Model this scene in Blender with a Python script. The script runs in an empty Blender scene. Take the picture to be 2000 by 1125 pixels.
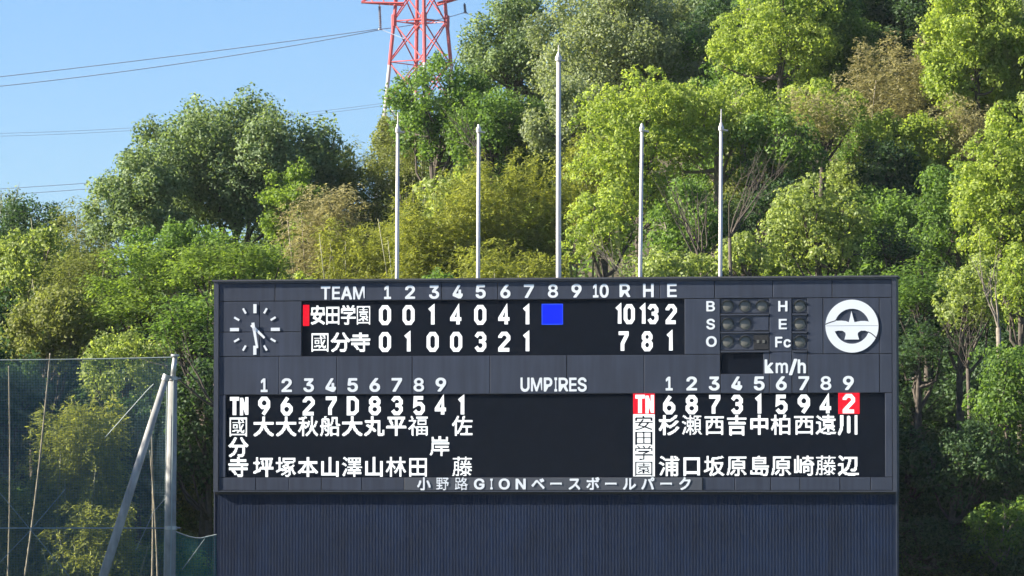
import bpy, bmesh, math, random
import numpy as np
from mathutils import Vector, Matrix

sc = bpy.context.scene
C = sc.collection
rng = np.random.default_rng(7)
random.seed(7)
R = math.radians

# ------------------------------------------------------------------ camera
F_PX = 8667.0
CAM_H = 6.0
PITCH = math.atan(398.5 / F_PX)
cam_data = bpy.data.cameras.new('camera')
cam = bpy.data.objects.new('camera', cam_data)
C.objects.link(cam)
cam_data.sensor_width = 36.0
cam_data.lens = 36.0 * F_PX / 2000.0
cam_data.clip_start = 1.0
cam_data.clip_end = 6000.0
cam.location = (0, 0, CAM_H)
cam.rotation_euler = (R(90) + PITCH, 0, 0)
sc.camera = cam

# ------------------------------------------------------------------ light
SUN_AZ = 87.0      # degrees round from behind the camera towards the left
SUN_EL = 29.0
sa, se = R(SUN_AZ), R(SUN_EL)
to_sun = Vector((-math.sin(sa) * math.cos(se), -math.cos(sa) * math.cos(se), math.sin(se)))
world = bpy.data.worlds.new("World")
sc.world = world
world.use_nodes = True
wt = world.node_tree
bg = wt.nodes['Background']
sky = wt.nodes.new('ShaderNodeTexSky')
sky.sky_type = 'NISHITA'
sky.sun_disc = False
sky.sun_elevation = se
sky.sun_rotation = math.atan2(to_sun.x, to_sun.y)
sky.altitude = 0
sky.air_density = 1.0
sky.dust_density = 0.3
sky.ozone_density = 3.0
tint = wt.nodes.new('ShaderNodeMix'); tint.data_type = 'RGBA'; tint.blend_type = 'MULTIPLY'
tint.inputs[0].default_value = 1.0
tint.inputs[7].default_value = (0.62, 0.80, 1.08, 1)      # the camera's cool white balance
wt.links.new(sky.outputs[0], tint.inputs[6])
wt.links.new(tint.outputs[2], bg.inputs[0])
bg.inputs[1].default_value = 0.05
sun_data = bpy.data.lights.new('sun', 'SUN')
sun_data.energy = 5.0
sun_data.angle = R(0.5)
sun_data.color = (1.0, 0.91, 0.77)
sun = bpy.data.objects.new('sun', sun_data)
C.objects.link(sun)
sun.rotation_euler = to_sun.to_track_quat('Z', 'Y').to_euler()
sun.location = (-60, 60, 80)
sc.view_settings.view_transform = 'Standard'
sc.view_settings.look = 'None'
sc.view_settings.gamma = 1.0
sc.view_settings.use_curve_mapping = False
sc.view_settings.exposure = 1.75
sc.cycles.max_bounces = 6
sc.cycles.transparent_max_bounces = 12


def ray(px, py):
    """direction (per metre of y) of a point of the photograph"""
    x = (px - 1000.0) / F_PX
    v = (562.5 - py) / F_PX
    c, s = math.cos(PITCH), math.sin(PITCH)
    d = Vector((x, c - v * s, s + v * c))
    return d / d.y


def at(px, py, Y):
    return Vector((0, 0, CAM_H)) + ray(px, py) * Y


# thin evening haze: one closed box round everything that is built
hz = bpy.data.materials.new('haze air'); hz.use_nodes = True
hz.node_tree.nodes.remove(hz.node_tree.nodes['Principled BSDF'])
pv = hz.node_tree.nodes.new('ShaderNodeVolumePrincipled')
pv.inputs['Color'].default_value = (0.82, 0.92, 1.0, 1)
pv.inputs['Density'].default_value = 0.00006
hz.node_tree.links.new(pv.outputs[0], hz.node_tree.nodes['Material Output'].inputs['Volume'])
hme = bpy.data.meshes.new('haze')
hx, hy0, hy1, hz0, hz1 = 3200, -1700, 4700, -2.0, 110.0
hme.from_pydata([(x, y, z) for z in (hz0, hz1) for x, y in ((-hx, hy0), (hx, hy0), (hx, hy1), (-hx, hy1))], [],
                [(0, 3, 2, 1), (4, 5, 6, 7), (0, 1, 5, 4), (1, 2, 6, 5), (2, 3, 7, 6), (3, 0, 4, 7)])
hme.materials.append(hz)
hob = bpy.data.objects.new('haze', hme); C.objects.link(hob); hob['kind'] = 'stuff'

# ------------------------------------------------------------------ helpers
def tag(o, label=None, cat=None, group=None, kind=None):
    if label: o['label'] = label
    if cat: o['category'] = cat
    if group: o['group'] = group
    if kind: o['kind'] = kind
    return o


def empty(name, loc=(0, 0, 0), rz=0.0):
    o = bpy.data.objects.new(name, None)
    C.objects.link(o)
    o.location = loc
    o.rotation_euler = (0, 0, rz)
    o.empty_display_size = 0.3
    return o


class MB:
    def __init__(s):
        s.v, s.f = [], []

    def box(s, x0, x1, y0, y1, z0, z1):
        n = len(s.v)
        s.v += [(x0, y0, z0), (x1, y0, z0), (x1, y1, z0), (x0, y1, z0), (x0, y0, z1), (x1, y0, z1), (x1, y1, z1), (x0, y1, z1)]
        s.f += [tuple(n + i for i in q) for q in ((0, 3, 2, 1), (4, 5, 6, 7), (0, 1, 5, 4), (1, 2, 6, 5), (2, 3, 7, 6), (3, 0, 4, 7))]
        return s

    def tube(s, pts, rad, n=8, cap=True):
        pts = [Vector(p) for p in pts]
        if not hasattr(rad, '__len__'): rad = [rad] * len(pts)
        base = len(s.v)
        up = Vector((0.123, 0.87, 0.31))
        for i, p in enumerate(pts):
            d = (pts[min(i + 1, len(pts) - 1)] - pts[max(i - 1, 0)]).normalized()
            a = d.cross(up)
            if a.length < 0.1: a = d.cross(Vector((1, 0, 0)))
            a.normalize(); b = d.cross(a)
            for k in range(n):
                t = 2 * math.pi * k / n
                s.v.append(tuple(p + (a * math.cos(t) + b * math.sin(t)) * rad[i]))
        for i in range(len(pts) - 1):
            for k in range(n):
                k2 = (k + 1) % n
                s.f.append((base + i * n + k, base + i * n + k2, base + (i + 1) * n + k2, base + (i + 1) * n + k))
        if cap:
            s.f.append(tuple(base + k for k in reversed(range(n))))
            e = base + (len(pts) - 1) * n
            s.f.append(tuple(e + k for k in range(n)))
        return s

    def prism(s, poly, y0, y1):
        """polygon in x-z, from y0 (front) to y1 (back); convex or simple"""
        n = len(s.v); m = len(poly)
        s.v += [(x, y0, z) for x, z in poly] + [(x, y1, z) for x, z in poly]
        s.f.append(tuple(n + i for i in range(m)))
        s.f.append(tuple(n + m + i for i in reversed(range(m))))
        for i in range(m):
            j = (i + 1) % m
            s.f.append((n + i, n + m + i, n + m + j, n + j))
        return s

    def mesh(s, name, mat=None, smooth=False):
        me = bpy.data.meshes.new(name)
        me.from_pydata(s.v, [], s.f)
        if smooth:
            me.polygons.foreach_set('use_smooth', [True] * len(me.polygons))
        if mat: me.materials.append(mat)
        me.update()
        return me

    def build(s, name, mat, parent=None, smooth=False, fix=True):
        me = s.mesh(name, mat, smooth)
        if fix:
            b = bmesh.new(); b.from_mesh(me)
            bmesh.ops.recalc_face_normals(b, faces=b.faces)
            b.to_mesh(me); b.free()
        return link(name, me, parent)


def link(name, me, parent=None):
    o = bpy.data.objects.new(name, me)
    C.objects.link(o)
    if parent: o.parent = parent
    return o


# ------------------------------------------------------------------ materials
def nmat(name):
    m = bpy.data.materials.new(name)
    m.use_nodes = True
    nt = m.node_tree
    return m, nt, nt.nodes['Principled BSDF']


def paint(name, col, rough=0.5, metal=0.0, var=0.15, scale=1.5, bump=0.0, bscale=40.0, streak=0.0, spec=0.5, rand=0.0):
    m, nt, p = nmat(name)
    N, L = nt.nodes, nt.links
    tc = N.new('ShaderNodeTexCoord')
    no = N.new('ShaderNodeTexNoise'); no.inputs['Scale'].default_value = scale; no.inputs['Detail'].default_value = 6
    L.new(tc.outputs['Object'], no.inputs['Vector'])
    mp = N.new('ShaderNodeMapRange')
    mp.inputs[1].default_value = 0.3; mp.inputs[2].default_value = 0.7
    mp.inputs[3].default_value = 1 - var; mp.inputs[4].default_value = 1 + var
    L.new(no.outputs['Fac'], mp.inputs[0])
    val = mp.outputs[0]
    if streak:
        mpp = N.new('ShaderNodeMapping'); mpp.inputs['Scale'].default_value = (6, 6, 0.35)
        L.new(tc.outputs['Object'], mpp.inputs[0])
        n2 = N.new('ShaderNodeTexNoise'); n2.inputs['Scale'].default_value = 1.0; n2.inputs['Detail'].default_value = 5
        L.new(mpp.outputs[0], n2.inputs['Vector'])
        m2 = N.new('ShaderNodeMapRange'); m2.inputs[1].default_value = 0.3; m2.inputs[2].default_value = 0.7
        m2.inputs[3].default_value = 1 - streak; m2.inputs[4].default_value = 1 + streak
        L.new(n2.outputs['Fac'], m2.inputs[0])
        mu = N.new('ShaderNodeMath'); mu.operation = 'MULTIPLY'
        L.new(val, mu.inputs[0]); L.new(m2.outputs[0], mu.inputs[1]); val = mu.outputs[0]
    if rand:        # each sheet weathers a little differently
        oi = N.new('ShaderNodeObjectInfo')
        m3 = N.new('ShaderNodeMapRange'); m3.inputs[3].default_value = 1 - rand; m3.inputs[4].default_value = 1 + rand
        L.new(oi.outputs['Random'], m3.inputs[0])
        mu = N.new('ShaderNodeMath'); mu.operation = 'MULTIPLY'
        L.new(val, mu.inputs[0]); L.new(m3.outputs[0], mu.inputs[1]); val = mu.outputs[0]
    vm = N.new('ShaderNodeVectorMath'); vm.operation = 'SCALE'
    vm.inputs[0].default_value = col[:3]
    L.new(val, vm.inputs['Scale'])
    L.new(vm.outputs[0], p.inputs['Base Color'])
    p.inputs['Roughness'].default_value = rough
    p.inputs['Metallic'].default_value = metal
    p.inputs['Specular IOR Level'].default_value = spec
    if bump:
        nb = N.new('ShaderNodeTexNoise'); nb.inputs['Scale'].default_value = bscale; nb.inputs['Detail'].default_value = 4
        L.new(tc.outputs['Object'], nb.inputs['Vector'])
        bp = N.new('ShaderNodeBump'); bp.inputs['Strength'].default_value = bump; bp.inputs['Distance'].default_value = 0.02
        L.new(nb.outputs['Fac'], bp.inputs['Height']); L.new(bp.outputs[0], p.inputs['Normal'])
    return m


def emit(name, col, strength, base=(0.004, 0.004, 0.004)):
    m, nt, p = nmat(name)
    N, L = nt.nodes, nt.links
    tc = N.new('ShaderNodeTexCoord')
    no = N.new('ShaderNodeTexNoise'); no.inputs['Scale'].default_value = 9.0
    L.new(tc.outputs['Object'], no.inputs['Vector'])
    mp = N.new('ShaderNodeMapRange'); mp.inputs[3].default_value = strength * 0.85; mp.inputs[4].default_value = strength * 1.15
    L.new(no.outputs['Fac'], mp.inputs[0]); L.new(mp.outputs[0], p.inputs['Emission Strength'])
    p.inputs['Base Color'].default_value = (*base, 1)
    p.inputs['Emission Color'].default_value = (*col, 1)
    p.inputs['Specular IOR Level'].default_value = 0.05
    p.inputs['Roughness'].default_value = 0.6
    return m


def leafmat(name, dark, light, trans=0.35, rough=0.5, spec=0.35, tcol=None):
    m, nt, p = nmat(name)
    N, L = nt.nodes, nt.links
    at_ = N.new('ShaderNodeAttribute'); at_.attribute_name = 'tone'
    cr = N.new('ShaderNodeValToRGB')
    cr.color_ramp.elements[0].color = (*dark, 1); cr.color_ramp.elements[0].position = 0.0
    cr.color_ramp.elements[1].color = (*light, 1); cr.color_ramp.elements[1].position = 1.0
    L.new(at_.outputs['Fac'], cr.inputs[0])
    L.new(cr.outputs[0], p.inputs['Base Color'])
    p.inputs['Roughness'].default_value = rough
    p.inputs['Specular IOR Level'].default_value = spec
    tr = N.new('ShaderNodeBsdfTranslucent')
    mx = N.new('ShaderNodeMix'); mx.data_type = 'RGBA'; mx.blend_type = 'MULTIPLY'; mx.inputs[0].default_value = 1.0
    L.new(cr.outputs[0], mx.inputs[6]); mx.inputs[7].default_value = (*(tcol or (1.5, 1.5, 0.7)), 1)
    L.new(mx.outputs[2], tr.inputs[0])
    ms = N.new('ShaderNodeMixShader'); ms.inputs[0].default_value = trans
    L.new(p.outputs[0], ms.inputs[1]); L.new(tr.outputs[0], ms.inputs[2])
    L.new(ms.outputs[0], N['Material Output'].inputs[0])
    return m


M_panel = paint('cladding grey paint', (0.034, 0.044, 0.072), 0.6, var=0.10, scale=0.8, streak=0.16, rand=0.07, spec=0.3)
M_frame = paint('frame grey paint', (0.036, 0.044, 0.068), 0.5, var=0.08)
M_plate = paint('nameplate grey paint', (0.060, 0.068, 0.088), 0.55, var=0.05)
M_core = paint('cabinet dark steel', (0.012, 0.013, 0.017), 0.7, var=0.1)
M_screen = paint('unlit screen black', (0.0022, 0.0055, 0.0135), 0.8, var=0.12, scale=3.0, bump=0.05, bscale=60, spec=0.08)
M_wall = paint('corrugated navy steel', (0.005, 0.014, 0.040), 0.7, var=0.18, scale=0.9, streak=0.2, spec=0.2)
M_letter = paint('white letter film', (0.80, 0.84, 0.90), 0.5, var=0.03)
M_lamp = paint('unlit lamp lens', (0.13, 0.13, 0.12), 0.35, var=0.1)
M_hood = paint('lamp hood black', (0.03, 0.034, 0.042), 0.5, var=0.1)
M_white_led = emit('lit white diodes', (0.93, 0.98, 1.0), 0.42)
M_red_led = emit('lit red diodes', (1.0, 0.012, 0.035), 0.30)
M_blue_led = emit('lit blue diodes', (0.001, 0.022, 1.0), 0.33)
M_blue_edge = emit('lit blue edge diodes', (0.03, 0.10, 1.0), 0.40)
M_pole = paint('flagpole satin aluminium', (0.56, 0.54, 0.52), 0.45, metal=0.3, var=0.05)
M_conc = paint('spun concrete', (0.27, 0.27, 0.26), 0.85, var=0.22, scale=2.5, bump=0.3, bscale=30, streak=0.25)
M_galv = paint('galvanised steel', (0.38, 0.39, 0.39), 0.5, metal=0.6, var=0.12, scale=4)
M_red = paint('tower red paint', (0.48, 0.085, 0.08), 0.5, var=0.12, scale=0.8)
M_white = paint('tower white paint', (0.44, 0.42, 0.41), 0.5, var=0.1, scale=0.8)
M_wire = paint('wire dark aluminium', (0.17, 0.21, 0.28), 0.6, var=0.05)
M_insul = paint('insulator grey porcelain', (0.16, 0.17, 0.20), 0.35, var=0.1)
M_cable = paint('net support cable', (0.25, 0.30, 0.30), 0.6, var=0.1)
M_roof = paint('roof sheet', (0.06, 0.065, 0.08), 0.6, var=0.1)

M_bark = paint('tree bark', (0.085, 0.070, 0.055), 0.95, var=0.35, scale=6, bump=0.6, bscale=18)
M_bark_pale = paint('pale tree bark', (0.22, 0.19, 0.15), 0.95, var=0.3, scale=6, bump=0.5, bscale=18)
M_culm = paint('bamboo culm', (0.20, 0.20, 0.10), 0.55, var=0.25, scale=5)
M_culm_dry = paint('dry bamboo culm', (0.20, 0.17, 0.11), 0.6, var=0.25, scale=5)

LM = {
    'oak':    leafmat('evergreen oak leaves', (0.075, 0.125, 0.05), (0.27, 0.35, 0.17), 0.40, 0.55, 0.3),
    'green':  leafmat('fresh green leaves', (0.06, 0.125, 0.028), (0.20, 0.31, 0.075), 0.48, 0.55, 0.25),
    'maple':  leafmat('maple leaves', (0.08, 0.14, 0.028), (0.26, 0.36, 0.075), 0.50, 0.55, 0.25),
    'lime':   leafmat('young yellow green leaves', (0.13, 0.20, 0.035), (0.40, 0.48, 0.11), 0.50, 0.55, 0.25),
    'camphor': leafmat('camphor leaves', (0.12, 0.175, 0.045), (0.39, 0.46, 0.15), 0.48, 0.5, 0.3),
    'pale':   leafmat('pale grey green leaves', (0.12, 0.16, 0.075), (0.35, 0.40, 0.23), 0.44, 0.55, 0.3),
    'bamboo': leafmat('golden bamboo leaves', (0.13, 0.165, 0.035), (0.38, 0.41, 0.09), 0.48, 0.55, 0.25, (1.4, 1.35, 0.7)),
    'tan':    leafmat('withered bamboo leaves', (0.17, 0.165, 0.07), (0.46, 0.43, 0.24), 0.44, 0.6, 0.25, (1.3, 1.25, 0.8)),
    'olive':  leafmat('olive bamboo leaves', (0.09, 0.12, 0.035), (0.29, 0.31, 0.10), 0.46, 0.55, 0.25, (1.3, 1.35, 0.7)),
    'dark':   leafmat('dark evergreen and painted shade leaves', (0.028, 0.065, 0.028), (0.09, 0.155, 0.06), 0.42, 0.55, 0.25),  # also holds painted shade for crowns in the dark corners
}


# ------------------------------------------------------------------ ground
def crest(x):
    t = np.clip((x + 16.0) / 30.0, 0, 1)
    t = t * t * (3 - 2 * t)
    return 7.0 + 23.0 * t


def ground_h(x, y):
    x = np.asarray(x, float); y = np.asarray(y, float)
    t = np.clip((y - 139.0) / 72.0, 0, 1)
    side = np.clip((900 - np.abs(x)) / 500, 0, 1)
    back = np.clip((1500 - y) / 900, 0, 1)
    bumps = 0.5 * np.sin(x * 0.21 + 1.3) * np.cos(y * 0.17) + 0.25 * np.sin(x * 0.63 + y * 0.41)
    return crest(x) * t * side * back + bumps * np.clip((y - 140) / 12, 0, 1) * side * back


def grid_axis(segs):
    out = []
    for a, b, st in segs:
        out += list(np.arange(a, b, st))
    out.append(segs[-1][1])
    return np.array(out, float)


gx = grid_axis([(-3000, -400, 400), (-400, -80, 40), (-80, 80, 3), (80, 400, 40), (400, 3000, 400)])
gy = grid_axis([(-1500, -100, 350), (-100, 35, 45), (35, 260, 3), (260, 700, 40), (700, 4500, 380)])
X, Y = np.meshgrid(gx, gy)
Z = ground_h(X, Y)
vv = np.stack([X.ravel(), Y.ravel(), Z.ravel()], 1)
nx, ny = len(gx), len(gy)
ff = [(j * nx + i, j * nx + i + 1, (j + 1) * nx + i + 1, (j + 1) * nx + i) for j in range(ny - 1) for i in range(nx - 1)]
m, nt, p = nmat('turf and leaf litter')
N, L = nt.nodes, nt.links
tc = N.new('ShaderNodeTexCoord'); sp = N.new('ShaderNodeSeparateXYZ'); L.new(tc.outputs['Object'], sp.inputs[0])
mr = N.new('ShaderNodeMapRange'); mr.inputs[1].default_value = 138; mr.inputs[2].default_value = 143
L.new(sp.outputs['Y'], mr.inputs[0])
no = N.new('ShaderNodeTexNoise'); no.inputs['Scale'].default_value = 0.8; no.inputs['Detail'].default_value = 8
L.new(tc.outputs['Object'], no.inputs['Vector'])
c1 = N.new('ShaderNodeValToRGB'); c1.color_ramp.elements[0].color = (0.035, 0.07, 0.02, 1); c1.color_ramp.elements[1].color = (0.07, 0.11, 0.035, 1)
c2 = N.new('ShaderNodeValToRGB'); c2.color_ramp.elements[0].color = (0.02, 0.022, 0.012, 1); c2.color_ramp.elements[1].color = (0.07, 0.055, 0.035, 1)
L.new(no.outputs['Fac'], c1.inputs[0]); L.new(no.outputs['Fac'], c2.inputs[0])
mx = N.new('ShaderNodeMix'); mx.data_type = 'RGBA'
L.new(mr.outputs[0], mx.inputs[0]); L.new(c1.outputs[0], mx.inputs[6]); L.new(c2.outputs[0], mx.inputs[7])
mi = N.new('ShaderNodeMapRange'); mi.inputs[1].default_value = 62; mi.inputs[2].default_value = 66     # unseen infield coloured pale sand to bounce light onto the board, then turf
L.new(sp.outputs['Y'], mi.inputs[0])
mz = N.new('ShaderNodeMix'); mz.data_type = 'RGBA'
L.new(mi.outputs[0], mz.inputs[0]); mz.inputs[6].default_value = (0.34, 0.27, 0.19, 1); L.new(mx.outputs[2], mz.inputs[7])
L.new(mz.outputs[2], p.inputs['Base Color']); p.inputs['Roughness'].default_value = 1.0
gme = bpy.data.meshes.new('ground'); gme.from_pydata([tuple(v) for v in vv], [], ff); gme.materials.append(m)
gme.polygons.foreach_set('use_smooth', [True] * len(gme.polygons))
tag(link('ground', gme), kind='structure')

# ------------------------------------------------------------------ scoreboard
# outlines of the raised sans-serif letters (thousandths of an em)
LETTER_LOOPS = {
    '0': [[[187,538],[159,531],[115,505],[79,470],[47,413],[28,338],[27,285],[21,261],[27,226],[28,167],[53,80],[103,12],[130,-8],[176,-28],[275,-28],[339,3],[380,45],[409,104],[429,196],[429,309],[423,355],[398,431],[386,454],[354,493],[309,525],[287,533],[258,539]],[[207,431],[250,431],[265,422],[285,401],[310,343],[322,255],[316,191],[293,120],[273,92],[228,73],[189,86],[171,104],[147,151],[134,214],[134,296],[153,372],[174,410]]],
    '1': [[[187,533],[91,464],[65,437],[63,421],[63,357],[81,339],[108,340],[171,389],[182,395],[186,391],[186,85],[175,78],[75,78],[61,74],[51,54],[53,-8],[65,-20],[75,-22],[403,-20],[415,-8],[417,1],[417,60],[410,71],[399,78],[311,78],[300,85],[297,519],[281,533]]],
    '2': [[[187,538],[130,519],[73,470],[57,445],[46,414],[41,352],[57,339],[137,340],[149,352],[159,395],[171,414],[205,432],[234,433],[262,425],[285,407],[293,391],[293,351],[279,322],[241,272],[44,62],[39,49],[41,-8],[53,-20],[63,-22],[397,-20],[409,-8],[411,7],[411,60],[397,76],[216,78],[207,83],[312,189],[380,275],[405,339],[405,397],[398,431],[377,470],[342,505],[317,521],[263,538]]],
    '3': [[[63,533],[50,523],[45,509],[46,445],[59,429],[231,425],[136,312],[136,240],[152,227],[239,219],[279,200],[297,177],[305,143],[297,116],[283,95],[256,80],[216,72],[183,80],[156,95],[142,110],[132,141],[120,153],[40,154],[22,137],[22,97],[29,74],[50,41],[85,6],[136,-20],[169,-28],[269,-28],[315,-14],[348,6],[389,47],[409,86],[417,114],[417,178],[409,206],[386,248],[338,289],[283,315],[298,340],[336,378],[392,447],[392,519],[380,531],[370,533]]],
    '4': [[[241,533],[218,513],[27,190],[16,166],[16,97],[29,80],[260,-20],[352,-22],[374,-3],[433,86],[435,96],[435,161],[430,174],[417,184],[371,185],[365,191],[364,320],[360,334],[350,342],[335,344],[276,343],[262,334],[258,320],[255,187],[163,185],[154,189],[334,498],[332,519],[321,531]]],
    '5': [[[93,533],[69,509],[45,291],[47,240],[63,227],[128,220],[193,249],[244,248],[268,236],[285,218],[297,194],[304,156],[291,116],[279,98],[250,80],[222,73],[195,80],[168,95],[143,141],[132,153],[53,153],[41,141],[39,131],[40,91],[47,68],[67,35],[88,15],[134,-16],[175,-28],[264,-28],[297,-20],[345,9],[383,47],[403,86],[417,155],[411,219],[386,277],[333,330],[275,355],[166,353],[170,414],[177,425],[187,427],[374,429],[387,445],[386,519],[374,531],[364,533]]],
    '6': [[[247,533],[221,511],[94,324],[59,259],[40,196],[40,126],[65,57],[109,6],[141,-14],[176,-28],[269,-28],[315,-14],[336,0],[383,47],[403,86],[411,114],[411,202],[403,230],[383,269],[338,313],[303,330],[247,339],[241,344],[344,494],[344,519],[328,533]],[[224,241],[250,236],[280,219],[297,188],[304,160],[297,127],[283,100],[264,84],[228,72],[195,80],[174,95],[159,116],[151,143],[152,178],[172,217],[201,236]]],
    '7': [[[57,533],[44,523],[39,509],[40,445],[53,429],[269,427],[279,422],[75,13],[77,-8],[88,-20],[174,-22],[193,-5],[409,429],[411,515],[401,529],[388,533]]],
    '8': [[[193,533],[124,508],[73,458],[65,443],[52,397],[52,362],[59,334],[77,299],[103,267],[67,233],[41,188],[33,155],[34,114],[41,86],[59,51],[91,18],[112,3],[147,-14],[176,-22],[275,-22],[321,-8],[354,12],[398,57],[417,102],[417,161],[409,194],[389,227],[349,269],[380,305],[392,328],[399,356],[399,408],[380,454],[357,484],[327,508],[291,525],[263,533]],[[224,442],[273,431],[289,416],[298,397],[298,357],[287,332],[267,317],[245,309],[205,309],[177,322],[159,340],[152,362],[152,391],[168,422],[195,437]],[[224,218],[257,213],[285,200],[309,177],[316,154],[316,120],[306,100],[285,80],[245,67],[211,67],[159,86],[142,104],[134,126],[134,154],[153,189],[177,206]]],
    '9': [[[187,538],[159,531],[124,513],[79,475],[53,431],[39,379],[40,315],[53,269],[73,236],[109,201],[147,181],[170,173],[213,171],[112,17],[112,-8],[124,-20],[134,-22],[210,-22],[224,-12],[374,210],[403,275],[411,309],[411,391],[397,437],[374,473],[342,505],[309,525],[263,538]],[[224,436],[250,431],[277,416],[297,383],[305,350],[283,295],[264,279],[228,267],[195,275],[174,290],[159,311],[151,338],[152,373],[168,405],[189,425]]],
    'T': [[[28,533],[14,523],[10,509],[10,445],[20,431],[33,427],[157,427],[168,420],[170,-4],[187,-22],[267,-20],[279,-8],[281,1],[282,420],[293,427],[427,429],[440,445],[439,519],[427,531],[417,533]]],
    'E': [[[57,527],[47,519],[45,509],[47,-8],[63,-16],[386,-14],[392,-8],[394,7],[393,60],[386,70],[151,72],[142,75],[140,90],[142,205],[363,209],[374,216],[376,232],[375,290],[363,302],[142,305],[142,430],[380,435],[388,451],[386,519],[370,527]]],
    'A': [[[193,533],[177,519],[159,472],[-6,17],[-6,-8],[6,-20],[16,-22],[86,-22],[100,-18],[114,3],[152,113],[158,119],[311,119],[321,117],[329,108],[366,3],[380,-18],[394,-22],[468,-20],[482,-4],[480,29],[303,513],[281,533]],[[236,358],[244,348],[285,230],[281,221],[205,220],[194,227]]],
    'M': [[[63,527],[50,517],[45,504],[45,13],[52,-9],[69,-16],[121,-16],[139,2],[142,311],[266,3],[288,-16],[340,-16],[350,-14],[362,-2],[496,346],[505,326],[542,43],[555,27],[564,26],[575,32],[583,55],[583,498],[575,520],[559,527],[482,527],[473,525],[457,511],[315,141],[173,507],[151,527]]],
    'R': [[[63,527],[50,517],[45,504],[47,-2],[63,-16],[122,-16],[135,-12],[155,15],[224,141],[238,157],[319,21],[345,-12],[358,-16],[427,-14],[439,-2],[439,17],[348,202],[401,254],[423,303],[429,338],[428,373],[421,407],[403,448],[356,496],[338,507],[298,521],[264,527]],[[142,430],[258,433],[300,416],[321,389],[329,356],[322,321],[312,301],[293,285],[257,274],[142,276]]],
    'H': [[[57,533],[44,523],[39,509],[39,7],[44,-12],[57,-22],[122,-22],[132,-20],[143,-8],[148,205],[352,208],[367,205],[370,196],[372,-8],[384,-20],[394,-22],[459,-22],[472,-18],[480,-8],[482,7],[482,504],[478,523],[464,533],[394,533],[384,531],[372,519],[367,317],[157,315],[148,317],[146,326],[143,519],[127,533]]],
    'U': [[[57,533],[44,523],[39,509],[39,131],[47,98],[65,62],[82,38],[130,-3],[193,-28],[240,-34],[287,-33],[350,-20],[386,-3],[410,15],[457,68],[474,110],[482,144],[480,519],[468,531],[453,533],[388,533],[372,519],[370,179],[362,145],[342,106],[317,90],[287,79],[234,78],[182,103],[165,122],[152,156],[146,191],[143,519],[127,533]]],
    'P': [[[57,533],[44,523],[39,509],[40,-4],[57,-22],[133,-22],[155,-3],[247,154],[258,160],[327,175],[368,198],[395,225],[415,257],[428,292],[434,361],[421,425],[398,466],[371,493],[327,519],[269,533]],[[148,424],[257,426],[279,419],[300,404],[315,378],[321,350],[315,317],[300,290],[251,268],[148,270]]],
    'I': [[[28,533],[10,515],[12,441],[28,427],[80,427],[92,420],[92,90],[86,79],[28,78],[14,68],[10,54],[12,-8],[23,-20],[33,-22],[279,-20],[293,-4],[293,54],[289,68],[275,78],[216,78],[205,85],[205,415],[211,426],[275,427],[289,437],[293,451],[291,519],[279,531],[269,533]]],
    'S': [[[193,538],[147,525],[100,502],[55,458],[35,419],[28,391],[27,362],[34,333],[61,284],[100,252],[147,228],[279,188],[306,174],[322,148],[321,122],[312,106],[291,86],[234,72],[199,73],[147,92],[120,147],[98,160],[51,161],[33,155],[21,143],[16,120],[41,57],[77,15],[130,-14],[164,-28],[240,-34],[304,-22],[344,-3],[360,6],[401,47],[428,102],[428,172],[401,227],[356,265],[309,289],[177,328],[148,347],[140,362],[142,395],[156,416],[183,431],[257,432],[291,419],[304,408],[325,364],[341,357],[382,356],[413,366],[423,397],[415,425],[392,466],[344,508],[287,533],[252,539]]],
    'k': [[[46,533],[32,523],[27,509],[29,-8],[41,-20],[51,-22],[380,-20],[393,-4],[392,17],[237,215],[377,360],[382,374],[380,389],[363,403],[272,401],[142,271],[137,519],[121,533]]],
    'm': [[[193,403],[151,385],[132,371],[123,387],[109,397],[52,397],[35,383],[33,13],[38,-6],[52,-16],[110,-16],[120,-14],[132,-2],[134,261],[156,298],[171,307],[204,314],[241,298],[257,261],[260,-2],[276,-16],[329,-16],[342,-12],[352,7],[353,255],[364,285],[375,298],[417,314],[457,301],[476,273],[478,-2],[495,-16],[553,-16],[566,-12],[577,7],[577,267],[563,324],[543,357],[504,389],[470,403],[406,403],[371,391],[321,353],[268,395],[240,403]]],
    'h': [[[46,533],[32,523],[27,509],[29,-8],[41,-20],[57,-22],[121,-22],[137,-8],[140,249],[153,277],[165,289],[193,302],[222,303],[244,295],[256,284],[269,255],[272,-8],[288,-22],[368,-20],[380,-8],[382,1],[382,273],[368,324],[356,348],[324,381],[303,395],[257,408],[199,408],[142,389],[137,519],[121,533]]],
    'B': [[[63,527],[50,517],[45,504],[47,-2],[59,-14],[69,-16],[293,-16],[344,-3],[368,9],[415,57],[435,108],[435,167],[427,194],[413,221],[367,269],[403,311],[417,351],[417,397],[409,425],[392,460],[356,496],[304,521],[269,527]],[[142,430],[258,433],[297,419],[309,407],[317,379],[316,357],[303,328],[251,303],[142,305]],[[142,211],[252,214],[285,206],[309,194],[324,180],[334,160],[334,120],[327,104],[315,92],[287,79],[240,72],[142,75]]],
    'O': [[[223,538],[159,519],[130,502],[91,470],[53,419],[28,361],[16,296],[16,220],[22,173],[35,127],[59,80],[73,59],[118,15],[183,-20],[211,-28],[322,-28],[380,-8],[415,15],[460,59],[476,84],[504,145],[517,215],[518,291],[511,338],[498,383],[480,419],[448,464],[403,502],[340,533],[305,539]],[[254,431],[275,432],[321,419],[357,396],[392,336],[405,279],[405,221],[398,187],[380,145],[344,104],[327,92],[281,78],[247,79],[224,86],[189,104],[171,121],[147,157],[128,232],[128,279],[134,314],[159,372],[176,396],[201,413]]],
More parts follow.
